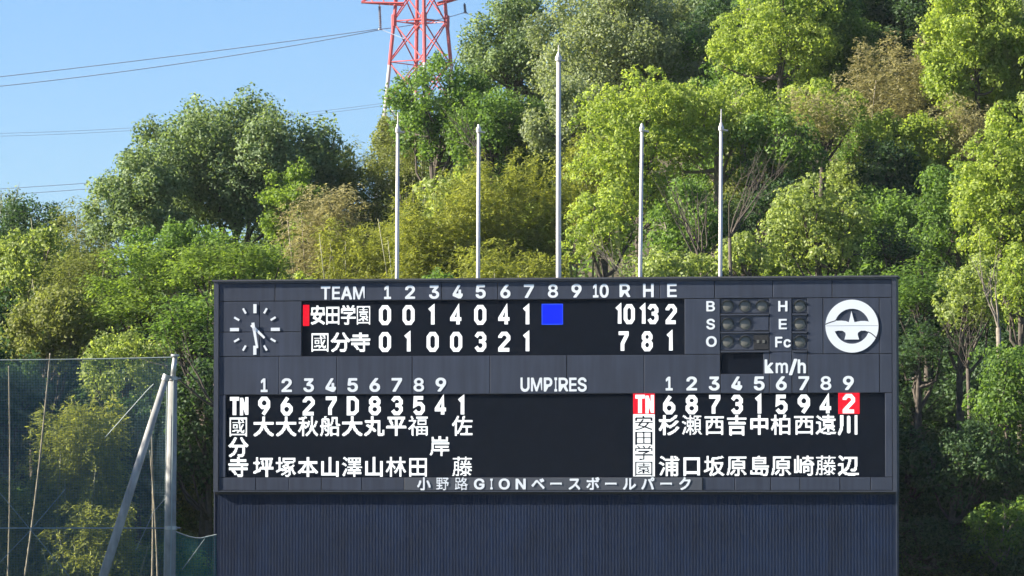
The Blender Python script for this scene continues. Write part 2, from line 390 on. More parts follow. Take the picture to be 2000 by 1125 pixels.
    'F': [[[57,533],[44,523],[39,509],[40,-4],[57,-22],[127,-22],[141,-12],[145,1],[148,194],[352,197],[365,207],[370,220],[369,284],[356,301],[148,305],[146,420],[157,427],[380,429],[393,445],[393,515],[383,529],[370,533]]],
    'c': [[[176,408],[142,401],[94,378],[55,340],[41,318],[16,261],[10,220],[10,150],[23,92],[39,60],[55,35],[85,6],[118,-14],[152,-28],[193,-34],[228,-33],[285,-20],[330,6],[374,57],[387,91],[386,112],[358,131],[329,137],[300,137],[280,121],[262,91],[244,80],[205,72],[171,80],[154,93],[128,138],[122,167],[122,202],[130,242],[147,277],[159,289],[187,302],[222,303],[259,286],[280,254],[295,240],[316,238],[374,257],[381,268],[381,302],[360,340],[324,375],[303,389],[239,408]]],
    'G': [[[223,538],[171,525],[136,508],[106,484],[59,431],[35,383],[22,338],[15,285],[16,220],[22,173],[35,127],[71,62],[115,18],[153,-8],[211,-28],[328,-28],[403,3],[439,32],[468,68],[486,104],[499,150],[498,265],[486,277],[476,279],[281,279],[268,275],[258,255],[258,196],[265,180],[276,173],[375,166],[381,156],[356,110],[338,98],[293,79],[247,79],[185,106],[168,124],[148,157],[128,232],[128,284],[142,336],[180,399],[212,419],[258,432],[298,426],[336,410],[362,383],[386,337],[400,327],[480,328],[493,345],[493,379],[468,437],[442,470],[386,513],[310,538]]],
    'N': [[[57,533],[44,523],[39,509],[39,7],[44,-12],[57,-22],[128,-22],[141,-18],[151,-4],[150,324],[366,-15],[382,-22],[464,-22],[478,-18],[486,-8],[488,7],[488,504],[484,523],[470,533],[400,533],[390,531],[378,519],[376,196],[372,188],[159,523],[139,533]]],
    '/': [[[170,556],[152,538],[-8,-58],[-6,-85],[10,-98],[80,-98],[96,-85],[257,516],[256,543],[244,555]]],
}

def han_cells(chars, n=30, sub=6):
    """turn each character into n x n diode cells: the built-in typeface's outline is
    sampled, thickened (less for dense characters) and averaged over each diode"""
    def outline(t):
        cu = bpy.data.curves.new('character', 'FONT'); cu.body = t; cu.resolution_u = 3
        o = bpy.data.objects.new('character', cu); C.objects.link(o)
        bpy.context.view_layer.update()
        me = bpy.data.meshes.new_from_object(o.evaluated_get(bpy.context.evaluated_depsgraph_get()))
        bpy.data.objects.remove(o)
        me.calc_loop_triangles()
        V = np.array([v.co[:2] for v in me.vertices]); T = [tuple(q.vertices) for q in me.loop_triangles]
        bpy.data.meshes.remove(me)
        return V, T
    V, T = outline(chr(22283))
    c = (V.min(0) + V.max(0)) / 2; half = 0.55 * (V.max(0) - V.min(0)).max()
    m = n * sub
    ax = (np.arange(m) + .5) / m * 2 * half
    X_, Y_ = np.meshgrid(c[0] - half + ax, c[1] + half - ax)
    out = {}
    for ch in chars:
        V, T = outline(ch)
        im = np.zeros((m, m), bool)
        for t in T:
            P = V[list(t)]
            i0, i1 = np.searchsorted(ax, [P[:, 0].min() - c[0] + half, P[:, 0].max() - c[0] + half])
            j0, j1 = np.searchsorted(ax, [c[1] + half - P[:, 1].max(), c[1] + half - P[:, 1].min()])
            if i1 <= i0 or j1 <= j0: continue
            x, y = X_[j0:j1, i0:i1], Y_[j0:j1, i0:i1]
            e = [(P[b][0] - P[a][0]) * (y - P[a][1]) - (P[b][1] - P[a][1]) * (x - P[a][0]) for a, b in ((0, 1), (1, 2), (2, 0))]
            im[j0:j1, i0:i1] |= ((e[0] >= 0) & (e[1] >= 0) & (e[2] >= 0)) | ((e[0] <= 0) & (e[1] <= 0) & (e[2] <= 0))
        f = im.mean()
        im = np.pad(im, 12)
        r = 6.5 if f < .22 else (5 if f < .3 else (3.0 if f < .36 else 1.8))
        fat = im.copy(); q = int(math.ceil(r))
        for dy in range(-q, q + 1):
            for dx in range(-q, q + 1):
                if dx * dx + dy * dy <= r * r: fat |= np.roll(np.roll(im, dy, 0), dx, 1)
        fat = fat[12:-12, 12:-12]; im = im[12:-12, 12:-12]
        out[ch] = (fat.reshape(n, sub, n, sub).mean((1, 3)) > .5, im.reshape(n, sub, n, sub).mean((1, 3)) > .45)
    return out


HAN = han_cells(dict.fromkeys('安田学園國分寺大秋船丸平福佐岸坪塚本山澤林藤杉瀬西吉中柏遠川浦口坂原島崎辺小野路ベースボルパク'))
PL = at(417, 961, 131.4)
PR = at(1752, 961, 128.6)
PR.z = PL.z
BW = (Vector((PR.x, PR.y)) - Vector((PL.x, PL.y))).length
rz = math.atan2(PR.y - PL.y, PR.x - PL.x)
mid = (PL + PR) / 2
board = empty('scoreboard', (mid.x, mid.y, 0), rz)
tag(board, 'dark grey baseball scoreboard with lit white team names and scores above a navy corrugated wall', 'scoreboard')
Binv = (Matrix.Translation((mid.x, mid.y, 0)) @ Matrix.Rotation(rz, 4, 'Z')).inverted()


def bl(px, py, off=0.0):
    """photograph point -> x,z on the board's front plane (local y = off)"""
    o = Binv @ Vector((0, 0, CAM_H)); d = Binv.to_3x3() @ ray(px, py)
    t = (off - o.y) / d.y
    q = o + d * t
    return q.x, q.z


def zl(py): return bl(427, py)[1]


def bx(px, py=750): return bl(px, py)[0]


XL, XR = bx(427), bx(1743)
X0, X1 = -BW / 2, BW / 2
ZB = bl(417, 961)[1]; ZT = zl(550)
print('board', BW, 'bottom', ZB, 'top', ZT, 'rz', math.degrees(rz))

# cabinet body behind the panels, then frame bars
MB().box(X0 + 0.02, X1 - 0.02, 0.08, 1.15, ZB + 0.03, ZT - 0.03).build('cabinet', M_core, board)
zf0, zf1 = zl(958), zl(554)
MB().box(X0, XL - 0.004, -0.03, 1.2, ZB, ZT).build('frame_side', M_frame, board)
MB().box(XR + 0.004, X1, -0.03, 1.2, ZB, ZT).build('frame_side', M_frame, board)
MB().box(XL - 0.003, XR + 0.003, -0.028, 1.198, zf1 + 0.004, ZT - 0.002).build('frame_rail', M_frame, board)
MB().box(XL - 0.003, XR + 0.003, -0.028, 1.198, ZB + 0.002, zf0 - 0.004).build('frame_rail', M_frame, board)
MB().box(X0 - 0.05, X1 + 0.05, -0.07, 1.26, ZT, ZT + 0.05).build('coping', M_roof, board)


def panel(x0, x1, z0, z1, mat=None, name='panel', y0=0.0, y1=0.078, gap=0.009):
    """one cladding sheet with a folded, chamfered edge"""
    x0 += gap; x1 -= gap; z0 += gap; z1 -= gap
    c = 0.008
    m = MB()
    y0 += random.uniform(-0.003, 0.003)
    m.v = [(x0, y0 + c, z0), (x1, y0 + c, z0), (x1, y0 + c, z1), (x0, y0 + c, z1),
           (x0 + c, y0, z0 + c), (x1 - c, y0, z0 + c), (x1 - c, y0, z1 - c), (x0 + c, y0, z1 - c),
           (x0, y1, z0), (x1, y1, z0), (x1, y1, z1), (x0, y1, z1)]
    m.f = [(4, 5, 6, 7), (0, 1, 5, 4), (1, 2, 6, 5), (2, 3, 7, 6), (3, 0, 4, 7),
           (8, 9, 1, 0), (9, 10, 2, 1), (10, 11, 3, 2), (11, 8, 0, 3), (11, 10, 9, 8)]
    return m.build(name, mat or M_panel, board, fix=False)


def row(xs, za, zb, mat=None):
    return [panel(bx(a), bx(b), za, zb, mat) for a, b in zip(xs[:-1], xs[1:])]


z1, z2, z3, z4, z5 = zl(589), zl(696.5), zl(771.5), zl(932.5), zf0
row([427, 537, 646, 755, 862, 972, 1075, 1181, 1289, 1396, 1510, 1626, 1743], z1, zf1)
zm = zl(649)
row([427, 507, 589], zm, z1); row([427, 507, 589], z2, zm)
row([1337, 1407], z2, z1)
row([427, 545, 658, 805, 957, 1107, 1258, 1407], z3, z2)
row([427, 441.5], z4, z3); row([1728, 1743], z4, z3)
row([427, 500, 565, 628, 707, 790], z5, z4)
panel(bx(790), bx(1372), z5, z4, M_plate, 'name_plate', y0=-0.02)
row([1372, 1435, 1505, 1562, 1640, 1700, 1743], z5, z4)
# right hand block
row([1577, 1608, 1718, 1743], z2, z1)
row([1577, 1718, 1743], z3, z2)
zs0, zs1 = bl(1450, 730)[1], bl(1450, 688)[1]
row([1490.5, 1503, 1547, 1577], z3, zs1)
panel(bx(1407), bx(1490.5), z3, zs0)
panel(bx(1503), bx(1547), zs1, z1)
zrow = [z1, bl(1450, 616)[1], bl(1450, 651)[1], zs1]
for k in range(3):
    zt, zb = zrow[k], zrow[k + 1]
    for (a, b, lamps) in ((1407, 1503, (1421, 1455, 1488)[:3 if k == 0 else 2]), (1547, 1577, (1562,))):
        h = panel(bx(a), bx(b), zb + 0.06, zt, M_frame, 'lamp_housing', y0=0.03)
        MB().box(bx(a) + 0.01, bx(b) - 0.01, -0.02, 0.07, zb, zb + 0.05).build('ledge', M_frame, h)
        for px in lamps:
            cx, cz = bl(px, (597.5, 632.5, 667)[k])
            m_ = MB()
            n = 20
            ang = [2 * math.pi * i / n for i in range(n)]
            # hood ring: short visor deeper at the top
            vis = [0.010 + 0.075 * max(0, math.sin(t)) for t in ang]
            m_.v = [(cx + 0.185 * math.cos(t), 0.029, cz + 0.185 * math.sin(t)) for t in ang] + \
                   [(cx + 0.185 * math.cos(t), 0.029 - d, cz + 0.185 * math.sin(t)) for t, d in zip(ang, vis)] + \
                   [(cx + 0.160 * math.cos(t), 0.029 - d, cz + 0.160 * math.sin(t)) for t, d in zip(ang, vis)] + \
                   [(cx + 0.160 * math.cos(t), 0.029, cz + 0.160 * math.sin(t)) for t in ang]
            for r_ in range(3):
                for i in range(n):
                    j = (i + 1) % n
                    m_.f.append((r_ * n + i, r_ * n + j, (r_ + 1) * n + j, (r_ + 1) * n + i))
            m_.build('hood', M_hood, h)
            m_ = MB()
            m_.v = [(cx, 0.010, cz)]
            for rr, dy in ((0.08, 0.012), (0.13, 0.018), (0.155, 0.027)):
                m_.v += [(cx + rr * math.cos(t), dy, cz + rr * math.sin(t)) for t in ang]
            m_.f = [(0, 1 + i, 1 + (i + 1) % n) for i in range(n)]
            for r_ in range(2):
                for i in range(n):
                    j = (i + 1) % n
                    m_.f.append((1 + r_ * n + i, 1 + (r_ + 1) * n + i, 1 + (r_ + 1) * n + j, 1 + r_ * n + j))
            m_.build('lamp', M_lamp, h, smooth=True)
        if k == 1 and len(lamps) == 2:
            MB().box(bx(1472), bx(1501), 0.0, 0.029, zb + 0.09, zt - 0.03).build('cover_plate', M_panel, h)
        if k == 2 and len(lamps) == 2:
            MB().box(bx(1472), bx(1501), 0.0, 0.029, zb + 0.09, zt - 0.03).build('sensor_box', M_core, h)
            for px in (1480.5, 1491.5):
                x, z = bl(px, 667)
                MB().box(x - 0.035, x + 0.035, -0.012, -0.001, z - 0.045, z + 0.045).build('sensor_lens', M_lamp, h)

# displays
def screen(px0, px1, za, zb, y=0.045):
    o = MB().box(bx(px0) + 0.002, bx(px1) - 0.002, y, 0.079, za + 0.002, zb - 0.002).build('display', M_screen, board)
    return o


S1 = screen(589, 1337, z2, z1)
S2 = screen(441.5, 1728, z4, z3)
S3 = screen(1407, 1490.5, zs0, zs1)
YS = 0.045

_kcache = {}


def kanji(ch, px, py, cell, parent, mat, y=YS, dep=0.006, var=0, sy=None, proud=0.004, name='lit_character'):
    """a character made of its lit diode cells (30 x 30 matrix)"""
    rows = HAN[ch][var]
    x, z = bl(px, py, y)
    w = cell / F_PX * 130.0 / 1.0
    h = (sy or cell) / F_PX * 130.0
    n = 30
    m = MB(); key = {}
    cw, chh = w / n * 1.09, h / n * 1.09
    ox, oz = -w * 1.09 / 2, h * 1.09 / 2

    def vid(i, j, k):
        q = (i, j, k)
        if q not in key:
            key[q] = len(m.v)
            m.v.append((ox + i * cw, (-proud - dep * k), oz - j * chh))
        return key[q]
    for j in range(n):
        i = 0
        while i < n:
            if rows[j][i]:
                k = i
                while k < n and rows[j][k]: k += 1
                m.f.append((vid(i, j, 0), vid(i, j + 1, 0), vid(k, j + 1, 0), vid(k, j, 0)))
                i = k
            else:
                i += 1
    kk = (ch, cell, var, sy, mat.name, proud)
    if kk not in _kcache: _kcache[kk] = m.mesh(name, mat)
    o = link(name, _kcache[kk], parent)
    o.location = (x, y, z)
    return o


def fill_mesh(loops, y0, y1, name, mat):
    """a flat plate with the given outlines (inner ones are holes), from y0 (front) to y1"""
    cu = bpy.data.curves.new(name, 'CURVE'); cu.dimensions = '2D'; cu.fill_mode = 'BOTH'
    cu.extrude = abs(y1 - y0) / 2
    for lp in loops:
        s_ = cu.splines.new('POLY'); s_.points.add(len(lp) - 1); s_.use_cyclic_u = True
        for q, (u, v) in zip(s_.points, lp): q.co = (u, v, 0, 1)
    o = bpy.data.objects.new(name, cu); C.objects.link(o)
    bpy.context.view_layer.update()
    me = bpy.data.meshes.new_from_object(o.evaluated_get(bpy.context.evaluated_depsgraph_get()))
    bpy.data.objects.remove(o)
    me.transform(Matrix(((1, 0, 0, 0), (0, 0, -1, (y0 + y1) / 2), (0, 1, 0, 0), (0, 0, 0, 1))))
    b = bmesh.new(); b.from_mesh(me); bmesh.ops.remove_doubles(b, verts=b.verts, dist=1e-5)
    bmesh.ops.recalc_face_normals(b, faces=b.faces); b.to_mesh(me); b.free()
    me.materials.clear(); me.materials.append(mat); me.name = name
    return me


def glyph(ch, px, py, hpx, parent, mat, y=0.0, wpx=None, t=0.006, name='letter', ref='H'):
    """raised letter; hpx = height in photo pixels, centred on px,py"""
    V = np.array(sum(LETTER_LOOPS[ch], []), float) / 1000
    Href = np.array(sum(LETTER_LOOPS[ref], []))[:, 1] / 1000
    cap0, cap1 = Href.min(), Href.max()
    s = hpx / F_PX * 130.0 / (cap1 - cap0)
    xm = (V[:, 0].min() + V[:, 0].max()) / 2
    zm_ = (cap0 + cap1) / 2
    sx = s if wpx is None else wpx / F_PX * 130.0 / (V[:, 0].max() - V[:, 0].min())
    x, z = bl(px, py, y)
    me = fill_mesh([[((a / 1000 - xm) * sx, (b / 1000 - zm_) * s) for a, b in lp] for lp in LETTER_LOOPS[ch]], -t, -0.001, name, mat)
    o = link(name, me, parent)
    o.location = (x, y, z)
    return o


def stroke_poly(pts, w, closed=False):
    """outline of a thick polyline with mitred joints"""
    P = [Vector(p) for p in pts]; n = len(P); Lf, Rt = [], []
    for i in range(n):
        a = P[i - 1] if (i > 0 or closed) else None
        b = P[(i + 1) % n] if (i < n - 1 or closed) else None
        d1 = (P[i] - a).normalized() if a is not None else None
        d2 = (b - P[i]).normalized() if b is not None else None
        if d1 is None: d1 = d2
        if d2 is None: d2 = d1
        n1 = Vector((-d1.y, d1.x)); n2 = Vector((-d2.y, d2.x))
        mm = (n1 + n2).normalized()
        k = w / 2 / max(0.45, mm.dot(n1))
        Lf.append(P[i] + mm * k); Rt.append(P[i] - mm * k)
    return Lf, Rt


# octagonal narrow digits, drawn in a box of width 1, height 1 (centre lines)
OCT = {
    '0': [([(0, .2), (.28, 0), (.72, 0), (1, .2), (1, .8), (.72, 1), (.28, 1), (0, .8)], 1)],
    '1': [([(.12, .80), (.52, .98), (.52, -.09)], 0)],
    '2': [([(0, .74), (0, .82), (.28, 1), (.72, 1), (1, .82), (1, .66), (0, .08), (0, 0), (1.1, 0)], 0)],
    '3': [([(0, .80), (.28, 1), (.72, 1), (1, .82), (1, .66), (.74, .53), (.35, .53)], 0), ([(.66, .53), (.78, .51), (1, .36), (1, .19), (.72, 0), (.28, 0), (0, .2)], 0)],
    '4': [([(.72, -.09), (.72, .98), (0, .30), (0, .24), (1.12, .24)], 0)],
    '5': [([(1.02, 1), (.10, 1), (.06, .53), (.35, .62), (.72, .62), (1, .44), (1, .19), (.72, 0), (.28, 0), (0, .18)], 0)],
    '6': [([(0, .40), (.28, .57), (.72, .57), (1, .4), (1, .2), (.72, 0), (.28, 0), (0, .2)], 1), ([(0, .40), (0, .55), (.62, 1.05)], 0)],
    '7': [([(-.1, 1), (1, 1), (1, .88), (.42, .35), (.42, -.09)], 0)],
    '8': [([(0, .36), (.28, .53), (.72, .53), (1, .36), (1, .18), (.72, 0), (.28, 0), (0, .18)], 1), ([(.03, .69), (.28, .53), (.72, .53), (.97, .69), (.97, .84), (.72, 1), (.28, 1), (.03, .84)], 1)],
    '9': [([(0, .60), (.28, .43), (.72, .43), (1, .6), (1, .8), (.72, 1), (.28, 1), (0, .8)], 1), ([(1, .60), (1, .45), (.38, -.05)], 0)],
    'D': [([(0, 0), (.65, 0), (1, .18), (1, .82), (.65, 1), (0, 1)], 1)],
    'T': [([(-.38, 1), (1.38, 1)], 0), ([(.5, .95), (.5, -.09)], 0)],
    'N': [([(0, -.09), (0, 1.05)], 0), ([(1, -.05), (1, 1.09)], 0), ([(.02, .98), (.98, .02)], 0)],
}
_ocache = {}


def digit(ch, px, py, wpx, hpx, parent, mat=None, st=7.4, y=YS, proud=0.004):
    mat = mat or M_white_led
    x, z = bl(px, py, y)
    k = 130.0 / F_PX
    key = (ch, wpx, hpx, mat.name, st)
    if key not in _ocache:
        st_ = st * k
        W, H = wpx * k - st_, hpx * k - st_
        m = MB()
        for q, (pts, closed) in enumerate(OCT[ch]):
            pts = [((a - .5) * W, (b - .5) * H) for a, b in pts]
            Lf, Rt = stroke_poly(pts, st_, bool(closed))
            n = len(m.v); c = len(pts)
            m.v += [(p.x, -proud - 0.0015 * q, p.y) for p in Lf] + [(p.x, -proud - 0.0015 * q, p.y) for p in Rt]
            for i in range(c if closed else c - 1):
                j = (i + 1) % c
                m.f.append((n + i, n + j, n + c + j, n + c + i))
        _ocache[key] = m.mesh('lit_digit', mat)
    o = link('lit_digit', _ocache[key], parent)
    o.location = (x, y, z)
    return o


# score rows
hdr = [757, 801, 848, 894, 939, 987, 1033, 1080, 1126]
slope = lambda px: -(px - 757) * (5.0 / 600)
for i, px in enumerate(hdr):
    glyph(str(i + 1), px, 571.0 + slope(px), 26.5, board, M_letter, wpx=14 if i == 0 else 20)
for ch, px in zip('TEAM', (636, 656.5, 677, 701)):
    glyph(ch, px, 572, 26.5, board, M_letter, wpx={'T': 19, 'E': 16, 'A': 22, 'M': 23}[ch])
glyph('1', 1163.5, 568.0, 26.5, board, M_letter, wpx=11); glyph('0', 1180, 568.0, 26.5, board, M_letter, wpx=18)
for ch, px in zip('RHE', (1220.5, 1266.5, 1312.5)):
    glyph(ch, px, 567.3, 26.5, board, M_letter, wpx=21 if ch != 'E' else 19)


def quad(px0, px1, py0, py1, parent, mat, y, name, t=0.004):
    xa, zt_ = bl(px0, py0, y); xb, zb_ = bl(px1, py1, y)
    return MB().box(xa, xb, y - t, y - 0.0005, zb_, zt_).build(name, mat, parent)


quad(592, 604, 595.5, 636.5, S1, M_red_led, YS, 'lit_marker')
for ch, px in zip('安田学園', (621, 650, 680, 710)): kanji(ch, px, 616, 28, S1, M_white_led, sy=36)
for ch, px in zip('國分寺', (625, 665, 704)): kanji(ch, px, 669, 36, S1, M_white_led)
DW, DH = 24, 39
row_x = [752, 798, 845, 891, 938, 985, 1030]
for ch, px in zip('0014041', row_x): digit(ch, px, 615.5 - (px - 752) / 400, DW, DH, S1)
for ch, px in zip('0100321', row_x): digit(ch, px, 668 - (px - 752) / 400, DW, DH, S1)
for ch, px, py in (('1', 1210, 613.5), ('0', 1229, 613.5), ('1', 1257, 613.5), ('3', 1275, 613.5), ('2', 1311, 613.5),
                   ('7', 1217, 666.5), ('8', 1264, 666.5), ('1', 1310, 666)):
    digit(ch, px, py, DW - 2, DH, S1)
quad(1058, 1099.5, 593.5, 634, S1, M_blue_edge, YS, 'lit_cursor')
quad(1059.5, 1098, 595, 632.5, S1, M_blue_led, YS - 0.004, 'lit_cursor_fill')

# batting orders
lx = [516, 560, 603, 646, 689, 732, 775, 818, 861]
rx = [1307, 1351, 1395, 1439, 1483, 1526, 1570, 1613, 1657]
for i, px in enumerate(lx): glyph(str(i + 1), px, 752.5 - i * 0.15, 27, board, M_letter, wpx=14 if i == 0 else 21)
for i, px in enumerate(rx): glyph(str(i + 1), px, 749.3 - i * 0.15, 27, board, M_letter, wpx=14 if i == 0 else 21)
for ch, px, w in zip('UMPIRES', (1025.5, 1048, 1070.5, 1085.5, 1100.5, 1119, 1137), (18, 22, 17, 5.5, 19, 15, 18)):
    glyph(ch, px, 751, 27.5, board, M_letter, wpx=w)
digit('T', 458, 793.5, 18, 37, S2, st=7.5); digit('N', 477, 793.5, 17, 37, S2, st=6.5)
for ch, px in zip('9627D83541', lx + [903]): digit(ch, px, 793.3 - (px - 516) / 260, DW, 37.5, S2)
quad(1236.5, 1279, 767.5, 808.5, S2, M_red_led, YS, 'lit_square')
digit('T', 1250, 789.5, 18, 37, S2, st=7.5, y=YS - 0.004); digit('N', 1269, 789.5, 17, 37, S2, st=6.5, y=YS - 0.004)
quad(1637, 1679, 766.5, 808.5, S2, M_red_led, YS, 'lit_square')
for ch, px in zip('68731594', rx[:8]): digit(ch, px, 790.5 - (px - 1307) / 250, DW, 37.5, S2)
digit('2', 1658, 788.3, DW, 37.5, S2, y=YS - 0.004)
quad(1236.5, 1279, 809, 930.5, S2, M_white_led, YS, 'lit_column')
for ch, py in zip('安田学園', (827, 856, 885, 915.5)):
    kanji(ch, 1257.5, py, 36, S2, M_screen, y=YS - 0.004, sy=27, var=1, name='dark_character')
for ch, py in zip('國分寺', (834, 874, 913)): kanji(ch, 465.5, py, 37, S2, M_white_led)
for ch, px in zip('大大秋船大丸平福', lx): kanji(ch, px - 1, 833.5 - (px - 516) / 300, 37, S2, M_white_led)
kanji('佐', 903, 832.5, 37, S2, M_white_led)
kanji('岸', 859, 872, 37, S2, M_white_led)
for ch, px in zip('坪塚本山澤山林田', lx): kanji(ch, px - 1.5, 913 - (px - 516) / 400, 37, S2, M_white_led)
kanji('藤', 903, 912, 37, S2, M_white_led)
for ch, px in zip('杉瀬西吉中柏西遠川', rx): kanji(ch, px, 831 - (px - 1307) / 300, 37, S2, M_white_led)
for ch, px in zip('浦口坂原島原崎藤辺', rx): kanji(ch, px, 911 - (px - 1307) / 350, 37, S2, M_white_led)

# name strip
for ch, px in zip('小野路GIONベースボールパーク', (828, 864, 901, 936, 960, 985, 1017, 1051, 1086, 1122, 1158, 1193, 1229, 1265, 1301, 1338)):
    if ch in 'GION':
        glyph(ch, px, 945.3, 21, board, M_letter, y=-0.0235, wpx={'G': 21, 'I': 5, 'O': 22, 'N': 20}[ch])
    else:
        kanji(ch, px, 945.3, 24, board, M_letter, y=-0.0235, proud=0.010, name='letter')

# count letters
for ch, px, py, w in (('B', 1388, 598, 17), ('S', 1388, 633, 17), ('O', 1389.5, 667, 21), ('H', 1529, 598, 18), ('E', 1529, 633, 16), ('F', 1521, 668, 14)):
    glyph(ch, px, py, 20.5, board, M_letter, wpx=w)
glyph('c', 1537.5, 668, 20.5, board, M_letter, wpx=14)
for ch, px, w in (('k', 1502, 17), ('m', 1527, 24), ('/', 1549, 16), ('h', 1566, 16)):
    glyph(ch, px, 715.5, 27, board, M_letter, wpx=w)

# clock
ccx, ccy = 498, 643.5
kpx = 130.0 / F_PX
clock = MB().tube([Vector((*[bl(ccx, ccy)[0], -0.006], bl(ccx, ccy)[1])), Vector((*[bl(ccx, ccy)[0], -0.05], bl(ccx, ccy)[1]))], 0.045, 12).build('clock_hub', M_letter, board)
cx, cz = bl(ccx, ccy)


def bar(a_deg, r0, r1, w0, w1, y, t, name, cxx=None, czz=None):
    a = R(a_deg); d = Vector((math.sin(a), math.cos(a))); nrm = Vector((-d.y, d.x))
    c = Vector((cx if cxx is None else cxx, cz if czz is None else czz))
    p = [c + d * r0 + nrm * w0 / 2, c + d * r1 + nrm * w1 / 2, c + d * r1 - nrm * w1 / 2, c + d * r0 - nrm * w0 / 2]
    return MB().prism([(q.x, q.y) for q in p], y - t, y).build(name, M_letter, clock)


for h in range(12):
    big = h % 3 == 0
    bar(h * 30, (32 if big else 36.5) * kpx, (50 if big else 48) * kpx, (6.4 if big else 4) * kpx, (6.4 if big else 4) * kpx, -0.005, 0.012, 'hour_mark')
bar(134, -9 * kpx, 28 * kpx, 5.5 * kpx, 4.5 * kpx, -0.030, 0.008, 'hour_hand', *bl(497.5, 641, 0))
bar(170, -12 * kpx, 39 * kpx, 6 * kpx, 4.5 * kpx, -0.042, 0.008, 'minute_hand', *bl(496.5, 642, 0))

# round emblem
ecx, ecz = bl(1664, 637)


def E(a, b):        # emblem units: crop pixels, centre 1485,475, outer radius 228
    k = 51.3 / 228 * kpx
    return (ecx + (a - 1485) * k, ecz - (b - 475) * k)


def arc(r, a0, a1, n, c=(1485, 475)):
    return [(c[0] + r * math.cos(R(a0 + (a1 - a0) * i / n)), c[1] - r * math.sin(R(a0 + (a1 - a0) * i / n))) for i in range(n + 1)]


def filled(loops, y0, y1, name, mat, parent):
    return link(name, fill_mesh([[E(a, b) for a, b in lp] for lp in loops], y0, y1, name, mat), parent)


upper_hole = [(1340, 425)] + [q for q in arc(150, 158, 16, 18)] + [(1634, 437), (1598, 431), (1560, 431), (1528, 437), (1507, 441), (1494, 395), (1481, 345), (1470, 395), (1458, 441), (1432, 431), (1392, 427), (1362, 429)]
lower_hole = [(1337, 519), (1370, 513), (1405, 515), (1428, 532), (1431, 548), (1420, 590), (1546, 590), (1534, 548), (1537, 532), (1562, 515), (1598, 514), (1628, 526)] + arc(152, -32, -148, 16)
emb = filled([arc(228, 0, 354, 59), upper_hole, lower_hole], -0.020, -0.006, 'emblem', M_letter, board)


def eline(pts, w, name='groove'):
    k = 51.3 / 228 * kpx
    P = [Vector(E(*q)) for q in pts]
    Lf, Rt = stroke_poly(P, w * k)
    m = MB(); c = len(P)
    m.v = [(p.x, -0.0215, p.y) for p in Lf] + [(p.x, -0.0215, p.y) for p in Rt]
    m.f = [(i, i + 1, c + i + 1, c + i) for i in range(c - 1)]
    return m.build(name, M_core, emb)


eline([(1258, 458), (1285, 446), (1312, 437), (1345, 427)], 8)
eline([(1622, 524), (1650, 538), (1672, 556), (1693, 576)], 8)
gl = eline([(1262, 472), (1480, 471), (1708, 472)], 4)
gl.data.materials[0] = paint('groove grey', (0.32, 0.35, 0.40), 0.6, var=0.05)

# navy corrugated wall under the cabinet
wl, wr = bl(421.5, 1040, 0.25)[0], bl(1750, 1040, 0.10)[0]
m_ = MB(); pitch = 0.092; n = int((wr - wl) / pitch)
prof = []
for i in range(n):
    x = wl + i * pitch
    prof += [(x, 0.10), (x + 0.030, 0.10), (x + 0.046, 0.1025), (x + 0.076, 0.1025)]
prof.append((wr, 0.10))
for z in (0.0, ZB + 0.001):
    m_.v += [(x, y, z) for x, y in prof]
c = len(prof)
m_.f = [(i, i + 1, c + i + 1, c + i) for i in range(c - 1)]
m_.build('corrugated_wall', M_wall, board, fix=False)
MB().box(wl + 0.01, wr - 0.01, 0.15, 1.05, 0, ZB - 0.002).build('wall_core', M_core, board)
MB().box(wl - 0.03, wl + 0.005, 0.085, 1.08, 0, ZB - 0.003).build('corner_trim', M_frame, board)
MB().box(wr - 0.005, wr + 0.03, 0.085, 1.08, 0, ZB - 0.003).build('corner_trim', M_frame, board)
MB().box(wl + 0.006, wr - 0.006, 0.088, 0.098, ZB - 0.07, ZB - 0.003).build('flashing', M_core, board)

